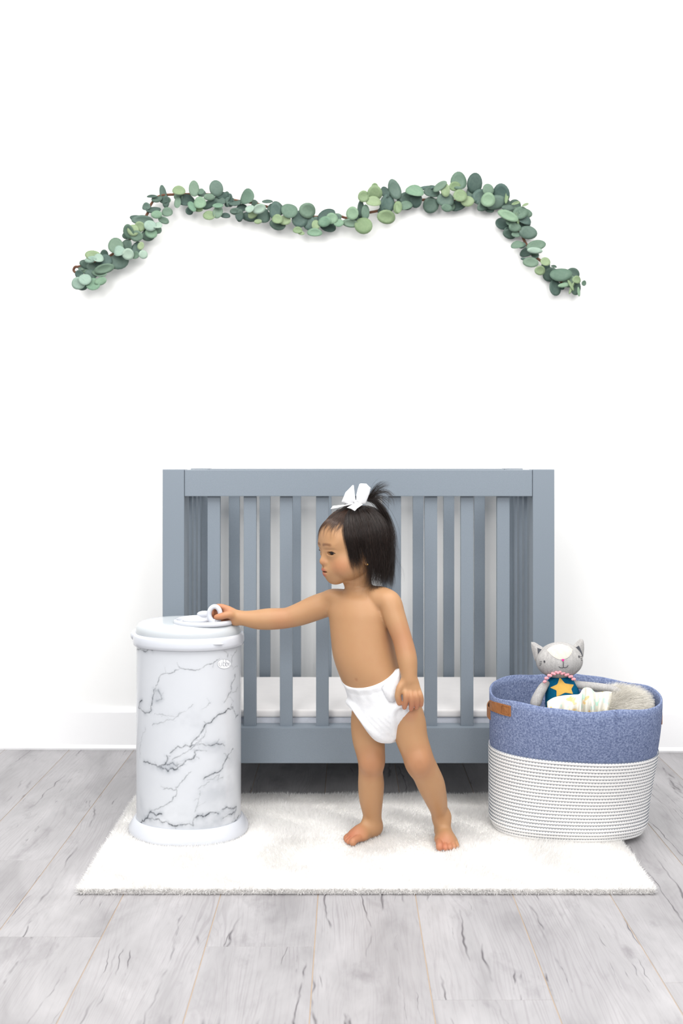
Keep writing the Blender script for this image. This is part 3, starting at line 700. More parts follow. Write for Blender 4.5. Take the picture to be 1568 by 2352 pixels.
def ear(outline, inner, D):
    o = np.array(outline); K = 24; c0 = o.mean(0)
    pts = spline(np.vstack([o, o[:1]]), K + 1)[:-1]
    rings_ = []
    vs, f = [], []
    for sgn in (-1, 1):
        for sc_, bul in ((1.0, 0), (.8, .0035), (.4, .0065)):
            for p in c0 + (pts - c0) * sc_: q = W(p[0], p[1], D); vs.append(q + np.array([0, sgn * bul, 0]))
        vs.append(W(c0[0], c0[1], D) + np.array([0, sgn * .007, 0]))
    for b_ in (0, 3 * K + 1):
        for i in range(2):
            for k_ in range(K): f.append([b_ + i * K + k_, b_ + i * K + (k_ + 1) % K, b_ + (i + 1) * K + (k_ + 1) % K, b_ + (i + 1) * K + k_])
        for k_ in range(K): f.append([b_ + 2 * K + k_, b_ + 2 * K + (k_ + 1) % K, b_ + 3 * K])
    e = mesh_obj('ear', vs, f, m_grey, doll)
    iv = np.array([W(x, y, D) for x, y in inner]); iv = np.vstack([iv - np.array([0, .0078, 0]), iv - np.array([0, .002, 0])]); k_ = len(inner)
    mesh_obj('inner_ear', iv, [list(range(k_)), list(range(2 * k_ - 1, k_ - 1, -1))] + [[i, (i + 1) % k_, k_ + (i + 1) % k_, k_ + i] for i in range(k_)], m_dark, e, smooth=False)
ear([(1219.5, 1474.5), (1219.5, 1485), (1223, 1502), (1229, 1519), (1237, 1514), (1243, 1500), (1250, 1490), (1240, 1483), (1228, 1475.5)], [(1232.5, 1487), (1234, 1500), (1235, 1510), (1246, 1492), (1241, 1490)], DD + .006)
ear([(1334.5, 1467), (1339.5, 1472), (1341, 1490), (1338, 1511), (1331, 1506), (1322, 1494), (1315, 1485.5), (1324, 1474), (1331, 1468)], [(1327.5, 1482), (1317.5, 1488), (1325, 1494), (1337, 1507), (1333, 1494)], DD + .006)
# torso, arms, legs
BC = [(1288, 1552, 18), (1288, 1562, 29), (1289, 1575, 36), (1292, 1595, 40), (1295, 1615, 43), (1297, 1640, 43)]
rings = []
for px, py, hw in spline(BC, 16): p = W(px, py, DD + .002); rings.append(oval(p[0], p[1], p[2], hw * mpp, hw * .72 * mpp, 0, 40))
v, f = loft(rings); torso = mesh_obj('torso', v, f, m_teal, doll)
def torso_pt(px, py, lift=.0006):
    P_ = spline(BC, 60); hw = np.interp(py, P_[:, 1], P_[:, 2]); cxp = np.interp(py, P_[:, 1], P_[:, 0]); u = np.clip((px - cxp) / hw, -.98, .98)
    p = W(px, py, DD + .002); p[1] -= hw * .72 * mpp * math.sqrt(1 - u * u) + lift; return p
star = [(1282, 1552), (1292, 1564.5), (1314, 1568.5), (1306, 1577), (1310, 1588), (1291, 1584), (1272, 1594.5), (1272.5, 1580), (1259, 1575.5), (1275, 1566.5)]
st2 = []
for i in range(10):
    p0, p1, p2 = np.array(star[i - 1]), np.array(star[i]), np.array(star[(i + 1) % 10]); st2 += [(p0 * .18 + p1 * .82).tolist(), (p1 * .94 + (p0 + p2) * .03).tolist(), (p2 * .18 + p1 * .82).tolist()]
patch(st2, m_yel, 'star', torso, torso_pt, 5, .0012)
cp = spline([(1250, 1567), (1254, 1558), (1262, 1551), (1272, 1546.5), (1281, 1543.5), (1291, 1545.5), (1301, 1549), (1311, 1554), (1318, 1561)], 19)
for i, (px, py) in enumerate(cp):
    p = W(px, py + (2 if i % 2 else -1), DD - .036 + .010 * abs(px - 1284) / 34)
    v, f = ellipsoid_mesh(p, (.0042, .004, .0036), nu=12, nv=8); mesh_obj('collar_ruffle', v, f, m_pink, doll)
def limb(name, pts, parent=doll, mat=m_grey):
    P_ = spline([np.append(W(x, y, d), r * mpp) for x, y, d, r in pts], 24)
    v, f = tubes(P_[None, :, :3], P_[None, :, 3], 16); f = f.tolist() + [list(range(16)), list(range(len(v) - 16, len(v)))[::-1]]; return mesh_obj(name, v, f, mat, parent)
limb('arm', [(1258, 1568, DD - .004, 6), (1248, 1577, DD - .012, 10), (1237, 1596, DD - .018, 11.5), (1229, 1615, DD - .02, 12), (1225, 1626, DD - .02, 6), (1224.5, 1628, DD - .02, 1)])
limb('arm', [(1316, 1566, DD, 5), (1330, 1573, DD - .002, 9), (1360, 1577, DD - .004, 10), (1395, 1581, DD - .004, 9.5), (1415, 1585.5, DD - .004, 8), (1425, 1588.5, DD - .004, 5), (1428, 1589, DD - .004, .8)])
limb('leg', [(1285, 1632, DD - .01, 14), (1290, 1650, DD - .03, 14), (1292, 1700, DD - .035, 13), (1293, 1735, DD - .03, 12), (1293, 1745, DD - .03, 2)])
limb('leg', [(1312, 1632, DD - .005, 14), (1325, 1650, DD - .02, 14), (1330, 1700, DD - .03, 13), (1331, 1735, DD - .025, 12), (1331, 1745, DD - .025, 2)])
# tulle skirt: gathered sheet in three puffs
m_tul = Mat('printed_tulle', (244, 240, 228), .8, .2); _v = m_tul.coord(); _c = m_tul.noise(_v, 38, 2); _d = m_tul.noise(_v, 61, 1)
_k = m_tul.mix(m_tul.ramp(_c, [(.56, (0, 0, 0)), (.60, (1, 1, 1))]), lin((230, 226, 214)), lin((234, 204, 150))); m_tul.base(m_tul.mix(m_tul.ramp(_d, [(.60, (0, 0, 0)), (.64, (1, 1, 1))]), _k, lin((196, 224, 212))))
m_tul.b.inputs['Transmission Weight'].default_value = 0.0; m_tul.b.inputs['Alpha'].default_value = .93; m_tul = m_tul.m
top_l = spline([(1256, 1612), (1270, 1603), (1290, 1598), (1312, 1596), (1330, 1594), (1338, 1582), (1346, 1579), (1356, 1581), (1366, 1590), (1376, 1590), (1390, 1588), (1405, 1589)], 90)
rows = 16; vs = []
for j in range(rows):
    tt = j / (rows - 1)
    for i, (px, py) in enumerate(top_l):
        u = i / 89; q = px + 3 * math.sin(tt * 2.5 + u * 9) * tt; y = py + tt * (1650 - py)
        d = DD - .036 - .018 * math.sin(tt * math.pi * .75) - .008 * math.sin(u * 47 + 2.2 * tt) * (tt + .15) - .006 * math.sin(u * 23 - tt)
        d += .03 * max(0, (u - .85) / .15) * .5
        vs.append(W(q, y, d))
f = [[j * 90 + i, j * 90 + i + 1, j * 90 + 91 + i, j * 90 + 90 + i] for j in range(rows - 1) for i in range(89)]
sk = mesh_obj('skirt', vs, f, m_tul, doll); so = sk.modifiers.new('thickness', 'SOLIDIFY'); so.thickness = .0008

# ------------------------------------------------------------------ eucalyptus garland
A = (140, 380, .2679); B = (520, 380, .2679); C = (900, 370, .3061)
LA = [(1140,200,38,60,2),(1330,195,50,60,1),(1010,215,48,35,4),(1200,225,25,25,2),(875,240,25,65,0),(780,265,40,12,0),(900,310,25,45,0),(790,380,55,25,0),(1075,300,60,45,0),(1000,320,25,50,2),(1120,350,25,50,3),(1190,320,45,45,3),(1100,390,28,30,0),(1270,270,40,25,2),(1180,375,35,20,4),(1270,430,45,35,4),(1345,400,35,50,2),(1410,430,35,20,0),(1345,345,40,18,3),(1270,330,60,30,0),(1360,300,50,40,0),(1420,270,30,40,0),(1450,310,30,40,0),(1490,395,35,25,0),(1530,430,30,40,0),(820,420,40,30,3),(910,400,40,35,2),(880,470,40,25,2),
 (650,450,50,25,0),(700,470,80,35,1),(580,565,40,55,2),(620,555,42,42,4),(675,525,38,38,4),(650,605,50,40,2),(765,515,45,40,5),(830,515,35,30,5),(775,580,45,38,3),(745,600,50,40,0),(820,550,40,30,2),(470,690,55,62,2),(565,690,45,50,0),(500,735,42,42,5),(575,760,42,42,5),(495,820,75,60,1),(645,720,38,60,1),(685,690,25,30,4),(705,762,32,32,5),(640,770,30,30,2),
 (280,775,62,38,4),(255,805,45,25,5),(320,795,38,35,5),(385,815,45,45,1),(230,850,60,35,0),(370,885,75,35,2),(330,925,60,30,2),(260,930,45,35,1),(155,930,30,30,1),(150,1010,50,45,5),(205,975,45,45,5),(180,1030,40,35,1),(275,1020,50,50,3),(340,990,45,30,3)]
LB = [(175,270,58,62,2),(20,300,30,50,0),(80,320,50,25,0),(75,390,40,22,0),(115,430,25,45,0),(200,370,35,32,5),(280,370,50,35,5),(225,415,40,30,4),(200,440,60,35,0),(315,430,52,55,0),(350,310,40,15,0),(270,480,28,18,4),(435,370,45,55,0),(420,390,45,65,1),(540,385,60,62,2),(435,460,40,35,4),(500,470,45,35,4),(440,505,60,42,0),(695,385,62,55,2),(625,460,58,60,1),(710,495,45,50,1),(610,555,35,25,4),(640,580,25,15,4),(765,510,30,40,4),(755,575,55,30,3),(855,430,70,45,0),(840,480,50,38,3),(900,455,45,40,3),(870,525,60,42,0),(960,490,38,32,3),(1060,495,60,30,2),(1080,410,48,48,3),(1175,515,65,60,4),(1175,265,42,42,4),(1270,180,25,25,4),(1270,235,55,55,4),(1260,310,55,40,4),(1150,370,25,60,0),(1190,400,30,55,2),(1440,205,45,75,1),(1360,230,30,45,0),(1375,330,55,72,1),(1370,440,68,50,4),(1475,360,25,45,4),(1540,330,50,48,0)]
LC = [(170,225,60,40,3),(110,280,50,40,0),(180,290,40,50,0),(100,335,45,30,2),(40,350,25,40,4),(265,200,50,15,1),(300,230,55,40,0),(360,190,50,25,2),(400,215,30,45,4),(500,150,52,58,2),(470,190,40,30,4),(620,165,48,65,0),(600,250,35,60,0),(510,260,45,40,4),(565,300,42,35,4),(290,330,50,50,0),(400,290,55,45,1),(410,350,35,25,2),(500,330,55,35,0),(660,270,50,50,1),(720,215,35,40,2),(720,290,45,45,3),(820,245,55,65,1),(780,310,70,45,1),(700,320,70,35,0),(860,270,12,45,4),
 (870,350,40,20,1),(920,330,40,35,0),(870,410,70,30,3),(830,465,52,42,0),(900,450,40,40,2),(960,390,50,40,2),(1000,390,45,30,2),(990,440,50,30,1),(970,470,60,35,0),(920,495,40,30,2),(885,545,50,32,0),(930,550,30,20,2),(1020,535,58,42,1),(940,630,42,28,2),(1080,635,62,35,2),(1070,670,50,20,5),(1020,680,55,30,0),(1040,760,50,32,2),(990,735,22,8,1),(1110,820,35,30,4),(1150,755,32,28,4),(1150,790,30,30,1),(1215,790,20,8,0),(1190,850,50,45,0),(1265,850,70,45,2),(1360,840,42,32,0),(1220,950,40,55,0),(1330,900,40,40,2),(1385,890,30,25,4),(1375,950,35,50,0),(1290,930,40,15,3),(1440,915,15,18,2),(1400,980,6,30,3),(1340,930,10,40,4),(930,315,30,10,4),(1000,327,22,6,4),(940,430,10,50,4),(1345,955,9,40,4)]
tones = [tuple(tuple(int(x * .91) for x in c) for c in t) for t in [((66, 88, 82), (88, 110, 98)), ((78, 102, 96), (102, 124, 112)), ((96, 122, 106), (118, 142, 122)), ((112, 146, 122), (138, 166, 138)), ((126, 150, 112), (148, 168, 130)), ((144, 172, 158), (166, 188, 172))]]
GD = 3.105
garland = empty('eucalyptus_garland', W(790, 500, 3.135)); tag(garland, 'artificial eucalyptus leaf garland draped along the white wall above the crib', 'garland')
m_stem = simple('brown_stem', (104, 72, 56), .7, .2, .15, 80)
sp = [(176, 628), (169, 621), (173, 613), (183, 612), (225, 600), (255, 586), (298, 550), (336, 495), (344, 474), (356, 457), (368, 450), (392, 447), (467, 446), (504, 450), (540, 460), (590, 468), (650, 486), (718, 498), (772, 495), (799, 501), (823, 492), (868, 484), (908, 466), (938, 463), (976, 459), (1053, 462), (1132, 465), (1151, 471), (1160, 486), (1175, 517), (1194, 532), (1206, 557), (1227, 587), (1261, 615), (1289, 648), (1322, 658)]
tube_obj('stem', [W(x, y, GD + .018 + .004 * math.sin(i * 1.7)) for i, (x, y) in enumerate(sp)], .0042, m_stem, garland, 240, 8)
lm = []
for i, (c0, c1) in enumerate(tones):
    m = Mat('eucalyptus_leaf', c0, .6, .3); vec = m.coord('Object'); nz = m.noise(vec, 3, 4, .6)
    oi = m.n('ShaderNodeObjectInfo'); fac = m.math('ADD', m.math('MULTIPLY', nz, .6), m.math('MULTIPLY', oi.outputs['Random'], .4))
    m.base(m.ramp(fac, [(.3, lin(c0)), (.7, lin(c1))])); lm.append(m.m)
def leaf_mesh(mat, bend, cup):
    K = 18; t_ = np.arange(K) / K * 2 * np.pi; vs = []
    for r in (1.0, .6):
        x = r * np.cos(t_) * (1 - .08 * np.sin(t_)); y = r * np.sin(t_)
        z = cup * (x ** 2) + bend * y ** 2 - .06 * np.exp(-(x / .12) ** 2); vs.append(np.stack([x, y, z], 1))
    vs.append(np.array([[0, 0, -.06]])); v = np.vstack(vs)
    f = [[k_, (k_ + 1) % K, K + (k_ + 1) % K, K + k_] for k_ in range(K)] + [[K + k_, K + (k_ + 1) % K, 2 * K] for k_ in range(K)]
    n_ = len(v); lo = v - np.array([0, 0, .03]); v = np.vstack([v, lo]); f += [[n_ + q for q in reversed(ff)] for ff in f] + [[(k_ + 1) % K, k_, n_ + k_, n_ + (k_ + 1) % K] for k_ in range(K)]
    return mesh_data('leaf', v, f, mat)
lmesh = [[leaf_mesh(m, b, c_) for b, c_ in ((.15, .12), (-.12, .18), (.22, -.1))] for m in lm]
def put_leaf(x, y, ru, rv, tone, depth, q):
    o = bpy.data.objects.new('leaf', lmesh[tone][q % 3]); link(o, garland)
    p = W(x, y, depth); s_ = depth / FPX
    o.rotation_euler = (math.radians(90) + random.gauss(0, .2), random.gauss(0, .22), random.gauss(0, .2))
    o.scale = (ru * s_, rv * s_, .5 * (ru + rv) * s_); o.location = p
    o.matrix_parent_inverse = Matrix.Translation(garland.location).inverted()
q = 0
for lst, (ox, oy, sc_) in ((LA, A), (LB, B), (LC, C)):
    for i, (u, w_, ru, rv, tone) in enumerate(lst):
        order = {0: .008, 1: .002, 2: -.006, 3: -.014, 4: -.012, 5: -.022}[tone]
        put_leaf(ox + u * sc_, oy + w_ * sc_, max(ru, 9) * sc_ * 1.2, max(rv, 9) * sc_ * 1.2, tone, GD + order + random.uniform(-.006, .006), q); q += 1
ss = spline(sp, 60)
for i in range(4, 58):                                  # short leaves close to the stem
    if random.random() < .8:
        put_leaf(ss[i, 0] + random.gauss(0, 9), ss[i, 1] + random.gauss(4, 9), random.uniform(8, 13), random.uniform(7, 12), random.choice((0, 0, 1, 1, 2)), GD + .010, i)
# ------------------------------------------------------------------ the child
S = 2.33 / FPX                                          # metres per pixel at the child's distance
def C4(px, py, D, r): return np.append(W(px, py, D), r * D / FPX)
TH = math.radians(35); FW = np.array([-math.sin(TH), -math.cos(TH), 0]); LF = np.array([math.cos(TH), -math.sin(TH), 0])
def slices(rows):
    """rows: px, py, D, lateral half width, forward half depth (m)"""
    r = np.array([[*W(a, b, d), l, f_] for a, b, d, l, f_ in rows]); r = spline(r, 160); r = r[np.argsort(r[:, 2])]
    def fn(X, Y, Z):
        z = np.broadcast_to(Z, (1, 1, Z.size)).ravel(); g = lambda k_: np.interp(z, r[:, 2], r[:, k_])[None, None, :]
        dx, dy = X - g(0), Y - g(1); u = dx * LF[0] + dy * LF[1]; w_ = dx * FW[0] + dy * FW[1]; a, b = g(3), g(4)
        k0 = np.sqrt((u / a) ** 2 + (w_ / b) ** 2); k1 = np.sqrt((u / a ** 2) ** 2 + (w_ / b ** 2) ** 2)
        d = k0 * (k0 - 1) / np.maximum(k1, 1e-5)
        end = np.maximum(Z - r[-1, 2], r[0, 2] - Z)
        return np.maximum(d, end)
    lo = np.array([(r[:, 0] - r[:, 3] - r[:, 4]).min(), (r[:, 1] - r[:, 3] - r[:, 4]).min(), r[0, 2]]); hi = np.array([(r[:, 0] + r[:, 3] + r[:, 4]).max(), (r[:, 1] + r[:, 3] + r[:, 4]).max(), r[-1, 2]])
    return fn, lo, hi
TORSO = [(824, 1352, 2.335, .022, .022), (823, 1362, 2.335, .042, .034), (822, 1376, 2.334, .064, .046), (822, 1400, 2.333, .077, .055), (826, 1430, 2.331, .0765, .060), (830, 1465, 2.329, .076, .064), (837, 1505, 2.327, .0775, .068),
         (849, 1540, 2.326, .079, .070), (864, 1575, 2.327, .080, .069), (878, 1605, 2.328, .080, .068), (886, 1635, 2.330, .070, .064), (892, 1662, 2.332, .050, .056), (897, 1682, 2.334, .026, .04), (899, 1692, 2.334, .010, .018)]
body = Field(banded(-.345, .275, .0026, .0014, [(-.34, -.25), (-.08, .0), (.10, .185), (.19, .26)]),
             banded(2.20, 2.475, .0024, .0015, [(2.225, 2.32), (2.345, 2.41)]),
             banded(.006, .83, .0026, .0014, [(.008, .05), (.31, .40), (.53, .585), (.615, .70)]))
fn, lo, hi = slices(TORSO); body.apply(fn, lo, hi, .004)
# legs
body.chain([C4(846, 1628, 2.352, 37), C4(845, 1660, 2.352, 39), C4(846, 1695, 2.349, 37), C4(851, 1730, 2.343, 32.5), C4(853, 1750, 2.341, 30.5), C4(851, 1772, 2.349, 27.5), C4(852, 1801, 2.36, 29.5), C4(852, 1834, 2.368, 27), C4(855, 1872, 2.375, 20.5), C4(858, 1892, 2.378, 19)], .012)
body.chain([C4(930, 1626, 2.304, 37), C4(938, 1660, 2.298, 39), C4(945, 1695, 2.292, 36.5), C4(957, 1730, 2.286, 34), C4(964, 1752, 2.286, 34), C4(977, 1774, 2.296, 31.5), C4(990, 1803, 2.312, 31), C4(1001, 1836, 2.333, 25), C4(1008, 1862, 2.35, 19.5), C4(1012, 1882, 2.358, 20)], .012)
body.ell(W(850, 1752, 2.322), (.020, .014, .022), k=.014); body.ell(W(962, 1752, 2.262), (.021, .014, .023), k=.014)      # knee caps
GZ = .0145
# right foot, pointing to the pail
ft = (W(803, 1924, 2.335) - W(866, 1908, 2.388))[:2]; ft /= np.linalg.norm(ft); fs_ = np.array([-ft[1], ft[0]])       # forward, her left
def foot(heel, fwd, side, inner, L):
    """heel xy on the ground, forward and lateral unit vectors; inner = sign of the big-toe side"""
    f3, s3 = np.array([*fwd, 0]), np.array([*side, 0]); H = np.array([*heel, GZ]); up = np.array([0, 0, 1.])
    R = np.stack([f3, s3, up], 1)
    body.ell(H + f3 * .016 + up * .018, (.021, .018, .019), R, .012)
    body.ell(H + f3 * .045 + up * .019, (.034, .019, .019), R, .018)
    body.ell(H + f3 * .066 + up * .0125, (.025, .0262, .0132), R, .014)
    toes = [(.0190, .0084, L, 0), (.0052, .0060, L - .001, 0), (-.0058, .0056, L - .004, 0), (-.0155, .0052, L - .009, 0), (-.0238, .0048, L - .016, 0)]
    for off, r, ln, _ in toes:
        a = H + f3 * (ln - .026) + s3 * inner * off * .96 + up * (.012 if r < .008 else .0135); b = H + f3 * (ln - .011) + s3 * inner * off + up * (r + .0035); c_ = H + f3 * (ln - r) + s3 * inner * off + up * r
        body.chain([np.append(a, r * .95), np.append(b, r * .92), np.append(c_, r * 1.02)], .0012, 7, .0022)
hr = W(871, 1908, 2.392)[:2]; foot(hr, ft, fs_, 1, .106)
fl = np.array([.06, -1.0]); fl /= np.linalg.norm(fl); hl_ = W(1013, 1908, 2.388)[:2]; foot(hl_, fl, np.array([-fl[1], fl[0]]), -1, .108)
body.ell(W(1026, 1876, 2.352), (.007, .009, .012), k=.018); body.ell(W(839, 1890, 2.37), (.004, .008, .008), k=.012)
# arms
body.chain([C4(872, 1380, 2.30, 25), C4(893, 1383, 2.288, 27), C4(904, 1412, 2.278, 25.5), C4(914, 1440, 2.27, 23.5), C4(923, 1466, 2.264, 22), C4(930, 1492, 2.258, 22.5), C4(935, 1516, 2.252, 22.3), C4(938, 1540, 2.247, 19.5), C4(939.5, 1558, 2.2435, 17)], .007)
body.chain([C4(790, 1385, 2.35, 25), C4(760, 1385, 2.368, 28), C4(725, 1396, 2.376, 28.5), C4(690, 1410, 2.38, 26), C4(660, 1419, 2.382, 23), C4(640, 1421, 2.382, 23.5), C4(615, 1422, 2.383, 24), C4(590, 1423, 2.385, 21.5), C4(568, 1421, 2.386, 17.5), C4(553, 1419, 2.387, 15.5)], .008)
body.ell(W(862, 1362, 2.320), (.034, .028, .016), k=.02); body.ell(W(778, 1368, 2.352), (.030, .026, .013), k=.02)
# left hand resting on the thigh, back of the hand to the camera
def fingers(rows, k=.0022, k0=.006):
    for r in rows: body.chain([C4(*p) for p in r], k, 13, k0)
def edge_hand():
    c_ = W(943, 1574, 2.2405); R = np.eye(3)
    body.ell(c_, (.0200, .0115, .0185), R, .010); body.ell(W(945, 1586, 2.238), (.0205, .0095, .013), R, .008)
edge_hand()
fingers([[(930, 1584, 2.2355, 6.6), (931.5, 1597, 2.2285, 6.3), (931.5, 1611, 2.231, 6.0), (928.5, 1625, 2.241, 5.3)],
         [(941, 1586, 2.234, 6.6), (944, 1600, 2.2265, 6.3), (945.5, 1614, 2.229, 6.0), (943.5, 1628.5, 2.240, 5.3)],
         [(951.5, 1586, 2.2355, 6.4), (955.5, 1599, 2.228, 6.1), (957.5, 1612, 2.231, 5.8), (956.5, 1625.5, 2.241, 5.1)],
         [(960, 1584, 2.239, 5.8), (965, 1596, 2.232, 5.6), (967.5, 1608, 2.235, 5.3), (967, 1619.5, 2.243, 4.7)]], .0012, .0025)
fingers([[(927, 1566, 2.240, 8.5), (917.5, 1580, 2.2345, 7.8), (913.5, 1596, 2.233, 7.0), (914.5, 1606, 2.234, 6.6), (916.5, 1615.5, 2.236, 5.6)]], .002, .006)
# right hand closing on the ring handle
hd = 2.389
body.ell(W(538, 1417, hd), (.0165, .0125, .0165), k=.012); body.ell(W(526, 1409, hd + .004), (.0155, .0110, .0165), k=.010); body.ell(W(541, 1426, hd), (.012, .010, .0095), k=.010)
fingers([[(522, 1398, hd + .004, 7.0), (509, 1394, hd + .006, 6.6), (497, 1394, hd + .010, 6.0), (488, 1403, hd + .010, 5.6), (486.5, 1412, hd + .006, 5.2)],
         [(520, 1406, hd + .011, 7.0), (506, 1404, hd + .013, 6.5), (494, 1408, hd + .016, 6.0), (487, 1416, hd + .012, 5.6), (488, 1421, hd + .008, 5.2)],
         [(521, 1415, hd + .013, 6.8), (508, 1415, hd + .015, 6.2), (496, 1420, hd + .017, 5.8), (489, 1427, hd + .013, 5.2)],
         [(524, 1423, hd + .010, 6.2), (513, 1425, hd + .013, 5.6), (503, 1428, hd + .014, 5.2), (496, 1432, hd + .011, 4.8)]], .0012, .004)
fingers([[(541, 1416, hd - .006, 9.5), (528, 1412, hd - .016, 8.8), (516, 1413.5, hd - .0215, 7.6), (507, 1416, hd - .0225, 7.2), (497, 1417.5, hd - .0215, 6.2)]], .002, .006)
# neck
body.chain([C4(828, 1372, 2.336, 31), C4(824, 1352, 2.337, 29), C4(822, 1325, 2.338, 29)], .012)
# navel
body.ell(W(816.5, 1562, 2.2605), (.0032, .006, .0038), k=.003, sub=True)
# ---- head, in its own frame
YAW = math.radians(64); NOD = math.radians(4)
HF = np.array([-math.sin(YAW) * math.cos(NOD), -math.cos(YAW) * math.cos(NOD), -math.sin(NOD)]); HL = np.cross([0, 0, 1.], HF); HL /= np.linalg.norm(HL); HU = np.cross(HF, HL)
HM = np.stack([HF, HL, HU], 1); HO = W(810, 1254, 2.332)
def H(a, b, c_): return HO + HM @ (np.array([a, b, c_]) * .001)
def hell(c_, r, k=.010, sub=False, R=None): body.ell(H(*c_), np.array(r) * .001, HM if R is None else HM @ R, k, sub)
hell((-9, 0, 20), (81, 67, 70), .01)
hell((14, 0, -26), (57, 54, 54), .03)
hell((52, 0, 24), (20, 42, 30), .03)                    # forehead
for sg in (1, -1):
    hell((33, sg * 33, -38), (31, 25, 29), .02)        # cheeks
    hell((63, sg * 20, 9), (9, 17, 6), .014)           # brow ridge
hell((51, 0, -68), (19, 21, 16), .018)                  # chin
hell((61, 0, -47), (17, 22, 17), .018)                  # muzzle
body.chain([np.append(H(65, 0, 2), .0060), np.append(H(69, 0, -10), .0062), np.append(H(75.5, 0, -21), .0068), np.append(H(79.5, 0, -27.5), .0074)], .010)
for sg in (1, -1): hell((71.5, sg * 8.4, -30), (6.6, 4.8, 4.8), .006)
hell((74.6, 0, -46.8), (6.4, 12, 4.6), .006); hell((72.5, 0, -57), (6.6, 10.5, 5.0), .006)       # lips
hell((80, 0, -51.6), (11, 13.5, 1.1), .0018, True)
hell((80, 0, -40), (3, 1.8, 4), .004, True)
def rotl(yaw):
    c0, s0 = math.cos(yaw), math.sin(yaw); return np.array([[c0, -s0, 0], [s0, c0, 0], [0, 0, 1]])
EYE = [(57.5, sg * 23.0, -7.0) for sg in (1, -1)]
for sg, e in zip((1, -1), EYE):
    Re = rotl(sg * .34)
    hell(e, (13.8, 15.4, 12.4), .010)                   # lids
    hell((e[0] + 13, e[1] + sg * 3.4, e[2] - .8), (6.8, 10.6, 4.2), .0015, True, Re)
    hell((e[0] + 12, e[1] + sg * 1, e[2] + 8.2), (6, 12, .9), .004, True, Re)    # lid fold
    hell((75, sg * 5.5, -35), (2.6, 2.4, 1.7), .002, True)
hell((-6, 68, -14), (13, 6, 19), .008); hell((-2, 73, -14), (7, 4, 12), .004, True); hell((-2, 66, -33), (7, 5, 8), .006)
pv, pf = body.mesh(2)
def sdf(p):
    out = []; sh = p.shape[:-1]; q = p.reshape(-1, 3); w_ = []; ii = []
    for k_, ax in enumerate((body.x, body.y, body.z)):
        i = np.clip(np.searchsorted(ax, q[:, k_]) - 1, 0, len(ax) - 2); ii.append(i); w_.append(np.clip((q[:, k_] - ax[i]) / (ax[i + 1] - ax[i]), 0, 1))
    r = 0
    for a_ in (0, 1):
        for b_ in (0, 1):
            for c_ in (0, 1): r = r + body.v[ii[0] + a_, ii[1] + b_, ii[2] + c_] * np.where(a_, w_[0], 1 - w_[0]) * np.where(b_, w_[1], 1 - w_[1]) * np.where(c_, w_[2], 1 - w_[2])
    return r.reshape(sh)
def push_out(P, lift, iters=3):
    """move head-frame points (mm) off the skin by at least lift (mm)"""
    for _ in range(iters):
        d = sdf(HO + (P * .001) @ HM.T) * 1000; n_ = P - np.array([-9., 0, 10]); n_ = n_ / np.linalg.norm(n_, axis=-1, keepdims=True)
        P = P + n_ * np.maximum(lift - d, 0)[..., None]
    return P
# skin colour: warmer at cheeks, lips, knees, elbows, fingers and toes
base = np.array(lin((174, 133, 96))); col = np.tile(base, (len(pv), 1))
def blush(p, r, c_, amt):
    d = np.linalg.norm(pv - np.asarray(p), axis=1); w_ = (amt * np.clip(1 - d / r, 0, 1) ** .8)[:, None]; global col; col = col * (1 - w_) + np.array(lin(c_)) * w_
def blush_l(c_, r, rgb, amt, p=1.0):
    q_ = ((pv - HO) @ HM) * 1000; d = np.sqrt((((q_ - np.array(c_)) / np.array(r)) ** 2).sum(1)); w_ = (amt * np.clip((1 - d) * p, 0, 1))[:, None]; global col; col = col * (1 - w_) + np.array(lin(rgb)) * w_
for p, r in ((W(851, 1752, 2.32), .05), (W(963, 1752, 2.26), .05), (W(924, 1470, 2.26), .05), (W(650, 1425, 2.38), .04)): blush(p, r, (166, 104, 77), .5)
for p in (W(500, 1415, 2.385), W(945, 1625, 2.24), W(1018, 1945, 2.285), W(805, 1922, 2.335)): blush(p, .045, (186, 106, 83), .7)
blush_l((48, 38, -36), (34, 30, 28), (192, 115, 84), .6); blush_l((48, -38, -36), (34, 30, 28), (192, 115, 84), .5)
blush_l((79, 0, -29), (12, 14, 12), (188, 115, 88), .5)
blush_l((76, 0, -46.8), (12, 14, 5.2), (165, 88, 75), .85, 3); blush_l((74, 0, -57.5), (12, 12, 6), (168, 94, 81), .85, 3); blush_l((71, 0, -51.8), (11, 14, 2.4), (150, 70, 62), .9, 3)
for sg in (1, -1):                                      # eyebrows
    for i in range(11):
        t_ = i / 10; blush_l((70 - 7 * t_ ** 2 - 6 * t_, sg * (8 + 26 * t_), 11.5 + 2.2 * math.sin(t_ * 2.6) - .6 * t_), (80, 5.0, 4.4), (104, 68, 48), .42, 2)
    blush_l((75, sg * 5.5, -35.5), (3.4, 2.8, 2.2), (130, 66, 50), .8, 2)
blush(W(816.5, 1562, 2.264), .0055, (140, 84, 58), .8)
m_skin = Mat('skin', (226, 178, 138), .48, .35); _a = m_skin.n('ShaderNodeVertexColor'); _a.layer_name = 'Col'
_n = m_skin.noise(m_skin.coord(), 60, 4); _k = m_skin.mix(m_skin.math('MULTIPLY', m_skin.ramp(_n, [(.4, (0, 0, 0)), (.75, (1, 1, 1))]), .12), _a.outputs[0], lin((166, 112, 81)))
m_skin.base(_k); m_skin.b.inputs['Subsurface Weight'].default_value = .12; m_skin.b.inputs['Subsurface Radius'].default_value = (1, .45, .25); m_skin.b.inputs['Subsurface Scale'].default_value = .006
m_skin.bump(m_skin.noise(m_skin.coord(), 700, 2), .05, .0006); m_skin = m_skin.m
person = empty('person', (W(930, 1930, 2.33)[0], 2.33, RH)); tag(person, 'small child in a white diaper and white hair bow, one hand on the pail handle', 'person')
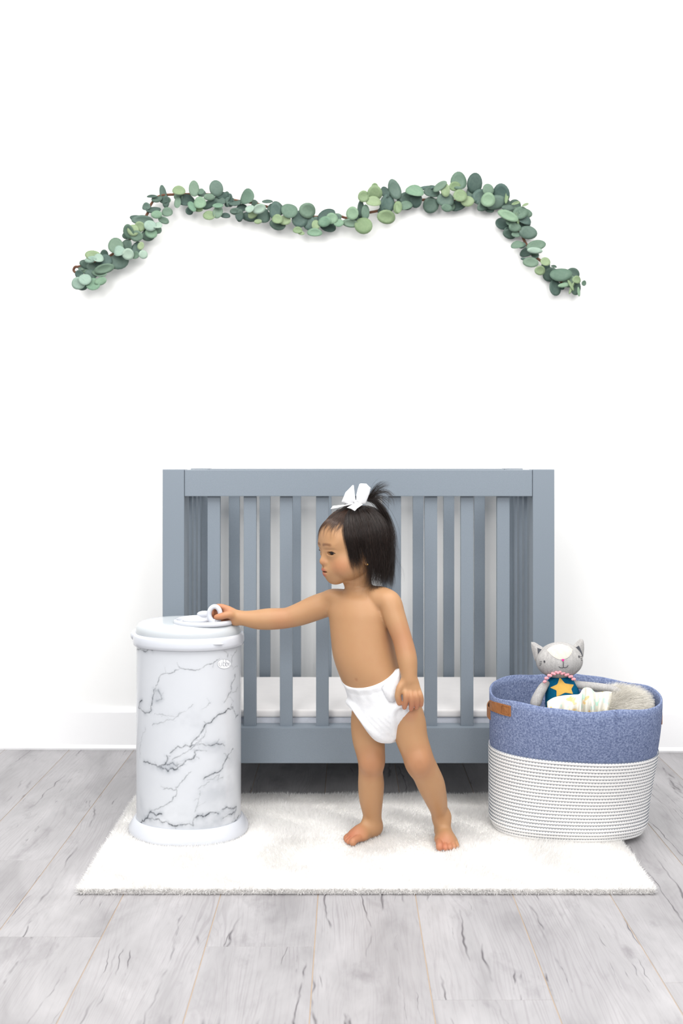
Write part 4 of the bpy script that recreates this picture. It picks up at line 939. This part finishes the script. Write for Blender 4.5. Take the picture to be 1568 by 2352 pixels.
bodyo = mesh_obj('body', pv, pf, m_skin, person, col=col)

# ---- eyes, lashes, earring
m_eye = Mat('eye', (240, 236, 232), .12, .5); _a = m_eye.n('ShaderNodeVertexColor'); _a.layer_name = 'Col'; m_eye.base(_a.outputs[0]); m_eye = m_eye.m
m_lash = simple('dark_lash', (34, 24, 22), .6, .2)
for sg, e in zip((1, -1), EYE):
    v, f = ellipsoid_mesh((0, 0, 0), (.0118,) * 3, nu=40, nv=30); g = np.array([.90, sg * .22, -.22]); g /= np.linalg.norm(g); d = (v @ g) / .0118
    cc = np.where(d[:, None] > .955, np.array([[.004, .003, .003]]), np.where(d[:, None] > .80, np.array([[.03, .014, .008]]), np.array([[.78, .74, .72]])))
    mesh_obj('eye', v @ HM.T + H(*e), f, m_eye, bodyo, col=cc)
    Re = rotl(sg * .38)
    P = []
    for t_ in np.linspace(-1, 1, 9): P.append(H(*(np.array(e) + Re @ np.array([13.6 - 3.2 * t_ * t_, t_ * 10.8, 0]) + np.array([0, sg * 2.8, 3.4 - 3.4 * t_ * t_]))))
    P = [HO + HM @ (push_out(((p - HO) @ HM * 1000)[None], .35)[0] * .001) for p in P]
    tube_obj('eyelashes', P, [.0005, .0013, .0015, .0014, .0006], m_lash, bodyo, 16, 6)
v, f = ellipsoid_mesh(H(0, 71.5, -37), (.0018,) * 3, nu=10, nv=8); mesh_obj('earring', v, f, simple('gold', (200, 160, 90), .25, .5, Metallic=1.0), bodyo)

# ---- hair
m_hair = Mat('dark_brown_hair', (40, 28, 24), .36, .5); oi = m_hair.n('ShaderNodeVertexColor'); oi.layer_name = 'Col'; m_hair.base(oi.outputs[0]); m_hair = m_hair.m
HCN = np.array([-9., 0, 20]); HRD = np.array([81., 67, 70])
def shell(th, ph, off): return HCN + (HRD + off) * np.stack([np.sin(th) * np.cos(ph), np.sin(th) * np.sin(ph), np.cos(th)], -1) if np.ndim(off) == 0 else HCN + (HRD + np.asarray(off)[..., None]) * np.stack([np.sin(th) * np.cos(ph), np.sin(th) * np.sin(ph), np.cos(th)], -1)
# skull cap of flat hair: head-frame surface patch
nt, npn = 40, 72; vs = []
for i in range(nt):
    for j in range(npn):
        ph = -math.pi + 2 * math.pi * j / npn; aph = abs(math.degrees(ph))
        tmax = math.radians(np.interp(aph, [0, 25, 42, 55, 75, 100, 130, 180], [44, 47, 56, 76, 94, 110, 122, 125]))
        vs.append(shell(tmax * i / (nt - 1), ph, 2.2 * min(1, (nt - 1 - i) / 5) + .2))
cv = push_out(np.array(vs), .25); idx = np.arange(nt * npn).reshape(nt, npn); cf = np.stack([idx[:-1], idx[1:], np.roll(idx[1:], -1, 1), np.roll(idx[:-1], -1, 1)], -1).reshape(-1, 4)
HVS, HFS, HCS = [HO + cv * .001 @ HM.T], [cf], [np.tile(np.array(lin((58, 42, 36))), (len(cv), 1))]
hoff = len(cv)
def add_strands(P, r0, tipr=.25, dark=(20, 15, 14), light=(54, 39, 32), clump=0, world=False):
    global hoff
    N_, M_, _ = P.shape
    Pw = P if world else HO + (P * .001) @ HM.T
    v, f = tubes(Pw, np.outer(np.full(N_, r0) * rng.uniform(.7, 1.2, N_), np.linspace(1, tipr, M_)), 3)
    mixv = rng.beta(1.5, 2.2, N_)[:, None]; c_ = np.array(lin(dark)) * (1 - mixv) + np.array(lin(light)) * mixv
    HVS.append(v); HFS.append(f + hoff); HCS.append(np.repeat(c_, M_ * 3, axis=0)); hoff += len(v)
def fall(N_, ph0, ph1, th0, thend, drop, M_=14, off=(1.5, 7), wave=2.5, sweep=0, curl=0, clump=9):
    """strands that run down over the skull and then hang; drop = length below the skull (mm)"""
    nc = max(1, N_ // clump); cph = rng.uniform(ph0, ph1, nc); ci = rng.integers(0, nc, N_)
    ph = np.radians(cph[ci] + rng.normal(0, 1.6, N_)); tt = np.linspace(0, 1, M_)
    ts = np.radians(rng.uniform(*th0, N_)); te = np.radians(rng.uniform(*thend, nc)[ci] + rng.normal(0, 1.5, N_)); dr = rng.uniform(*drop, nc)[ci] + rng.normal(0, 4, N_); dr = np.maximum(dr, 0)
    o = rng.uniform(*off, N_); arc = (te - ts) * 75; tot = arc + dr; s_ = tt[None] * tot[:, None]
    on = np.minimum(s_, arc[:, None]); th = ts[:, None] + on / 75; hang = np.maximum(s_ - arc[:, None], 0)
    lift = o[:, None] * np.clip(np.minimum(s_ / 25, 1), 0, 1) + .8
    php = ph[:, None] + np.radians(sweep) * (tt ** 1.5)[None]
    P = HCN + (HRD + lift[..., None]) * np.stack([np.sin(th) * np.cos(php), np.sin(th) * np.sin(php), np.cos(th)], -1)
    P[..., 2] -= hang
    rad = np.stack([np.cos(php), np.sin(php)], -1); cph_ = rng.uniform(0, 6.28, nc)[ci]
    wv = wave * np.sin(hang / 16 + cph_[:, None]) * np.clip(hang / 30, 0, 1)
    inn = curl * (hang / 80) ** 2
    fk = (rng.normal(0, 7, nc)[ci])[:, None] * np.clip(hang / 85, 0, 1.4) ** 3
    P[..., 0] -= rad[..., 1] * fk; P[..., 1] += rad[..., 0] * fk
    P[..., 0] += rad[..., 0] * (wv + inn) ; P[..., 1] += rad[..., 1] * (wv + inn); P[..., :2] += (rng.normal(0, .022, (N_, 1, 2)) * hang[..., None])
    return push_out(P, np.minimum(lift, 2.2) * .7)
add_strands(fall(1500, -75, 56, (8, 46), (54, 76), (0, 3), 12, (1.2, 4.5), 0, -10), .00026, .12, (44, 30, 25), (98, 70, 52))           # fringe
add_strands(fall(90, -50, 40, (40, 58), (78, 90), (0, 3), 8, (1.5, 4), 0, clump=5), .00022, .1, (40, 28, 24), (80, 58, 46))       # wisps on the forehead
add_strands(fall(2000, 48, 84, (8, 66), (90, 98), (4, 60), 14, (1, 7), 2, 10, -8), .00030, .12)                                    # temple to ear
add_strands(fall(2600, 80, 132, (8, 70), (94, 100), (50, 118), 18, (2, 10), 3.5, 8, -10), .00032, .12)                            # near side
add_strands(fall(2600, 130, 250, (8, 70), (94, 100), (70, 118), 18, (2, 9), 3.5, 0, -4), .00032, .12)                            # back
add_strands(fall(900, 250, 315, (8, 60), (88, 98), (10, 90), 12, (1, 6), 2, -6, -8), .00032, .12)                                 # far side
add_strands(fall(90, 54, 112, (50, 70), (94, 100), (60, 112), 16, (3, 8), 5, 6, -6, 4), .0003, .1)                                # loose locks by the cheek
add_strands(fall(46, 110, 200, (40, 80), (92, 98), (80, 112), 16, (8, 17), 7, 0, 8, 1), .00020, .1)                               # flyaways
# back hair lifted into the bow, arching free of the skull, then the tuft
BW = W(846, 1146, 2.318)
def px_strands(ctrl, N_, sp0, sp1, r0, M_=14, tip=.2, mid=None):
    c_ = spline(ctrl, M_); tt = np.linspace(0, 1, M_); sd = sp0 + (sp1 - sp0) * tt
    d = rng.normal(size=(N_, 1, 3)) * sd[None, :, None]
    add_strands(c_[None] + d, r0, tip, world=True)
px_strands([BW, W(858, 1149, 2.32), W(868, 1158, 2.321), W(881, 1176, 2.323), W(890, 1197, 2.325), W(897, 1222, 2.322), W(899, 1255, 2.312), W(897, 1290, 2.308)], 330, .0024, .0060, .0004, 24, tip=.12)
for ctrl, n_ in (([(846, 1146), (862, 1128), (880, 1116), (893, 1113)], 60), ([(846, 1146), (860, 1122), (872, 1112), (880, 1110)], 40), ([(846, 1146), (868, 1132), (888, 1130), (903, 1142)], 70), ([(846, 1146), (866, 1140), (884, 1144), (897, 1156)], 50), ([(848, 1146), (868, 1144), (880, 1154), (888, 1166)], 30), ([(846, 1146), (872, 1126), (895, 1136), (904, 1158), (900, 1178)], 8)):
    px_strands([W(x, y, 2.318 - .004 * i) for i, (x, y) in enumerate(ctrl)], n_, .0025, .004, .00026, tip=.1)
# top hair gathered towards the bow
for x, y in ((775, 1176), (788, 1168), (800, 1165), (812, 1163), (803, 1172), (828, 1172)):
    px_strands([W(x, y + 6, 2.31), W((x + 826) / 2, min(y - 4, 1163), 2.312), W(826, 1158, 2.315)], 70, .004, .003, .0003, tip=.8)
hair = mesh_obj('hair', np.vstack(HVS), np.vstack(HFS), m_hair, person, col=np.vstack(HCS))

# ---- bow
m_bow = simple('white_ribbon', (236, 237, 239), .6, .3, .01, 30); bow = bpy.data.objects
def puff(name, outline, D, bulge, parent, mat, tiltx=0, n=6, K=40):
    o = np.array(outline, float); c0 = o.mean(0); pts = []
    for i in range(len(o)):
        p, q_ = o[i], o[(i + 1) % len(o)]
        for t_ in np.arange(6) / 6: pts.append(p + (q_ - p) * t_)
    pts = np.array(pts); K = len(pts); vs, f = [], []
    for sg in (-1, 1):
        for i in range(n):
            r = (i + 1) / n
            for p in c0 + (pts - c0) * r: vs.append(W(p[0], p[1], D + tiltx * (p[0] - c0[0]) * .001) + np.array([0, sg * bulge * (math.cos(r * math.pi / 2) + .12) , 0]))
        vs.append(W(c0[0], c0[1], D) + np.array([0, sg * bulge * 1.12, 0]))
    for b_, fl_ in ((0, 1), (n * K + 1, -1)):
        for k_ in range(K):
            f.append([b_ + n * K, b_ + k_, b_ + (k_ + 1) % K][::fl_])
            for i in range(n - 1): f.append([b_ + i * K + k_, b_ + (i + 1) * K + k_, b_ + (i + 1) * K + (k_ + 1) % K, b_ + i * K + (k_ + 1) % K][::fl_])
    e0, e1 = (n - 1) * K, n * K + 1 + (n - 1) * K
    for k_ in range(K): f.append([e0 + k_, e1 + k_, e1 + (k_ + 1) % K, e0 + (k_ + 1) % K])
    return mesh_obj(name, vs, f, mat, parent)
bowp = puff('hair_bow', [(813, 1149), (820, 1148), (824, 1155), (829, 1159), (824, 1163), (817, 1159), (813, 1155)], 2.292, .006, person, m_bow); tag(bowp, 'white ribbon bow on the crown')
puff('loop', [(817, 1155), (812, 1114.5), (809, 1114.5), (801, 1123), (793, 1131), (789, 1141), (784, 1153), (800, 1160)], 2.300, .007, bowp, m_bow, -.3)
puff('loop', [(818, 1152), (818, 1137), (821, 1124), (825, 1112), (828, 1110.5), (841, 1111), (848, 1118), (851, 1121), (848, 1134), (839, 1157), (827, 1160)], 2.290, .008, bowp, m_bow, .3)
puff('tail', [(818, 1152), (803, 1158), (783, 1160), (764, 1162), (758.5, 1169.5), (775, 1167), (790, 1163), (804, 1160), (817, 1156)], 2.296, .0012, bowp, m_bow)
puff('tail', [(819, 1153), (808, 1159), (796, 1166), (806, 1169), (814.5, 1174), (820, 1168), (833, 1159), (826, 1155)], 2.284, .0012, bowp, m_bow)

# ---- diaper
m_dia = Mat('white_diaper', (249, 249, 250), .7, .2); _v = m_dia.coord(); _n = m_dia.noise(_v, 90, 3); m_dia.base(m_dia.ramp(_n, [(.3, lin((222, 223, 226))), (.7, lin((229, 229, 231)))])); m_dia.bump(m_dia.noise(_v, 130, 4, .6), .35, .002); m_dia = m_dia.m
DROWS = [(848, 1530, 2.326, .0815, .0725), (860, 1560, 2.327, .083, .073), (872, 1585, 2.328, .0855, .0735), (882, 1610, 2.329, .086, .0745), (887, 1632, 2.330, .076, .0765), (892, 1655, 2.331, .058, .077), (897, 1675, 2.331, .042, .072), (901, 1692, 2.331, .028, .058), (903, 1701, 2.331, .012, .03)]
dia = Field(np.arange(-.04, .22, .0022, dtype=np.float32), np.arange(2.225, 2.44, .0022, dtype=np.float32), np.arange(.235, .455, .0022, dtype=np.float32))
fn0, lo, hi = slices(DROWS)
p1, p2, p3 = W(789, 1577, 2.30), W(818, 1587, 2.262), W(905, 1556, 2.25); nn = np.cross(p2 - p1, p3 - p1); nn /= np.linalg.norm(nn); nn *= np.sign(nn[2])
def dfn(X, Y, Z):
    d = fn0(X, Y, Z)
    top_ = (X - p1[0]) * nn[0] + (Y - p1[1]) * nn[1] + (Z - p1[2]) * nn[2]
    d = d - .0020 * np.exp(-((top_ + .004) / .006) ** 2) + .0009 * np.exp(-((top_ + .0165) / .0022) ** 2) + .0012 * np.sin(X * 260 + 60 * Z) * np.exp(-((top_ + .015) / .02) ** 2)
    cuff = .0004 * np.sin((X + Z) * 420) * (Z < .33)
    return np.maximum(d + cuff, top_)
dia.apply(dfn, lo - .01, hi + .01, .002)
# padded cuffs around the leg openings
for pts in ([(801, 1612, 2.325, 8), (812, 1626, 2.292, 6), (826, 1648, 2.277, 5), (846, 1672, 2.272, 6), (872, 1690, 2.276, 8), (896, 1697, 2.288, 9)],
            [(964, 1606, 2.330, 9), (958, 1618, 2.275, 6), (925, 1617, 2.247, 6), (903, 1634, 2.252, 5), (900, 1660, 2.262, 6), (905, 1688, 2.285, 9)]):
    dia.chain([C4(*p) for p in pts], .008)
dv, df = dia.mesh(2); diaper = mesh_obj('diaper', dv, df, m_dia, person); tag(diaper, 'white disposable diaper')
def sheet(name, px, D0, D1, mat, parent, bulge=.002):
    """thin folded flap: outline in pixels, depth from D0 at its left edge to D1 at its right"""
    o = np.array(px, float); c0 = o.mean(0); x0, x1 = o[:, 0].min(), o[:, 0].max(); dp = lambda p: D0 + (D1 - D0) * (p[0] - x0) / (x1 - x0)
    vs = [W(*p, dp(p)) for p in o] + [W(*(c0 + (p - c0) * .5), dp(c0 + (p - c0) * .5) - bulge * .7) for p in o] + [W(*c0, dp(c0) - bulge)]; n_ = len(o)
    f = [[k_, (k_ + 1) % n_, n_ + (k_ + 1) % n_, n_ + k_] for k_ in range(n_)] + [[n_ + k_, n_ + (k_ + 1) % n_, 2 * n_] for k_ in range(n_)]
    ob = mesh_obj(name, vs, f, mat, parent); so_ = ob.modifiers.new('thickness', 'SOLIDIFY'); so_.thickness = .0012; return ob
sheet('fastening_tab', [(877, 1580), (886, 1568), (897, 1553), (906, 1545), (917, 1534), (919, 1550), (920, 1570), (916, 1590), (912, 1605), (902, 1613), (893, 1612), (886, 1600)], 2.2475, 2.2505, m_dia, diaper, .0015)
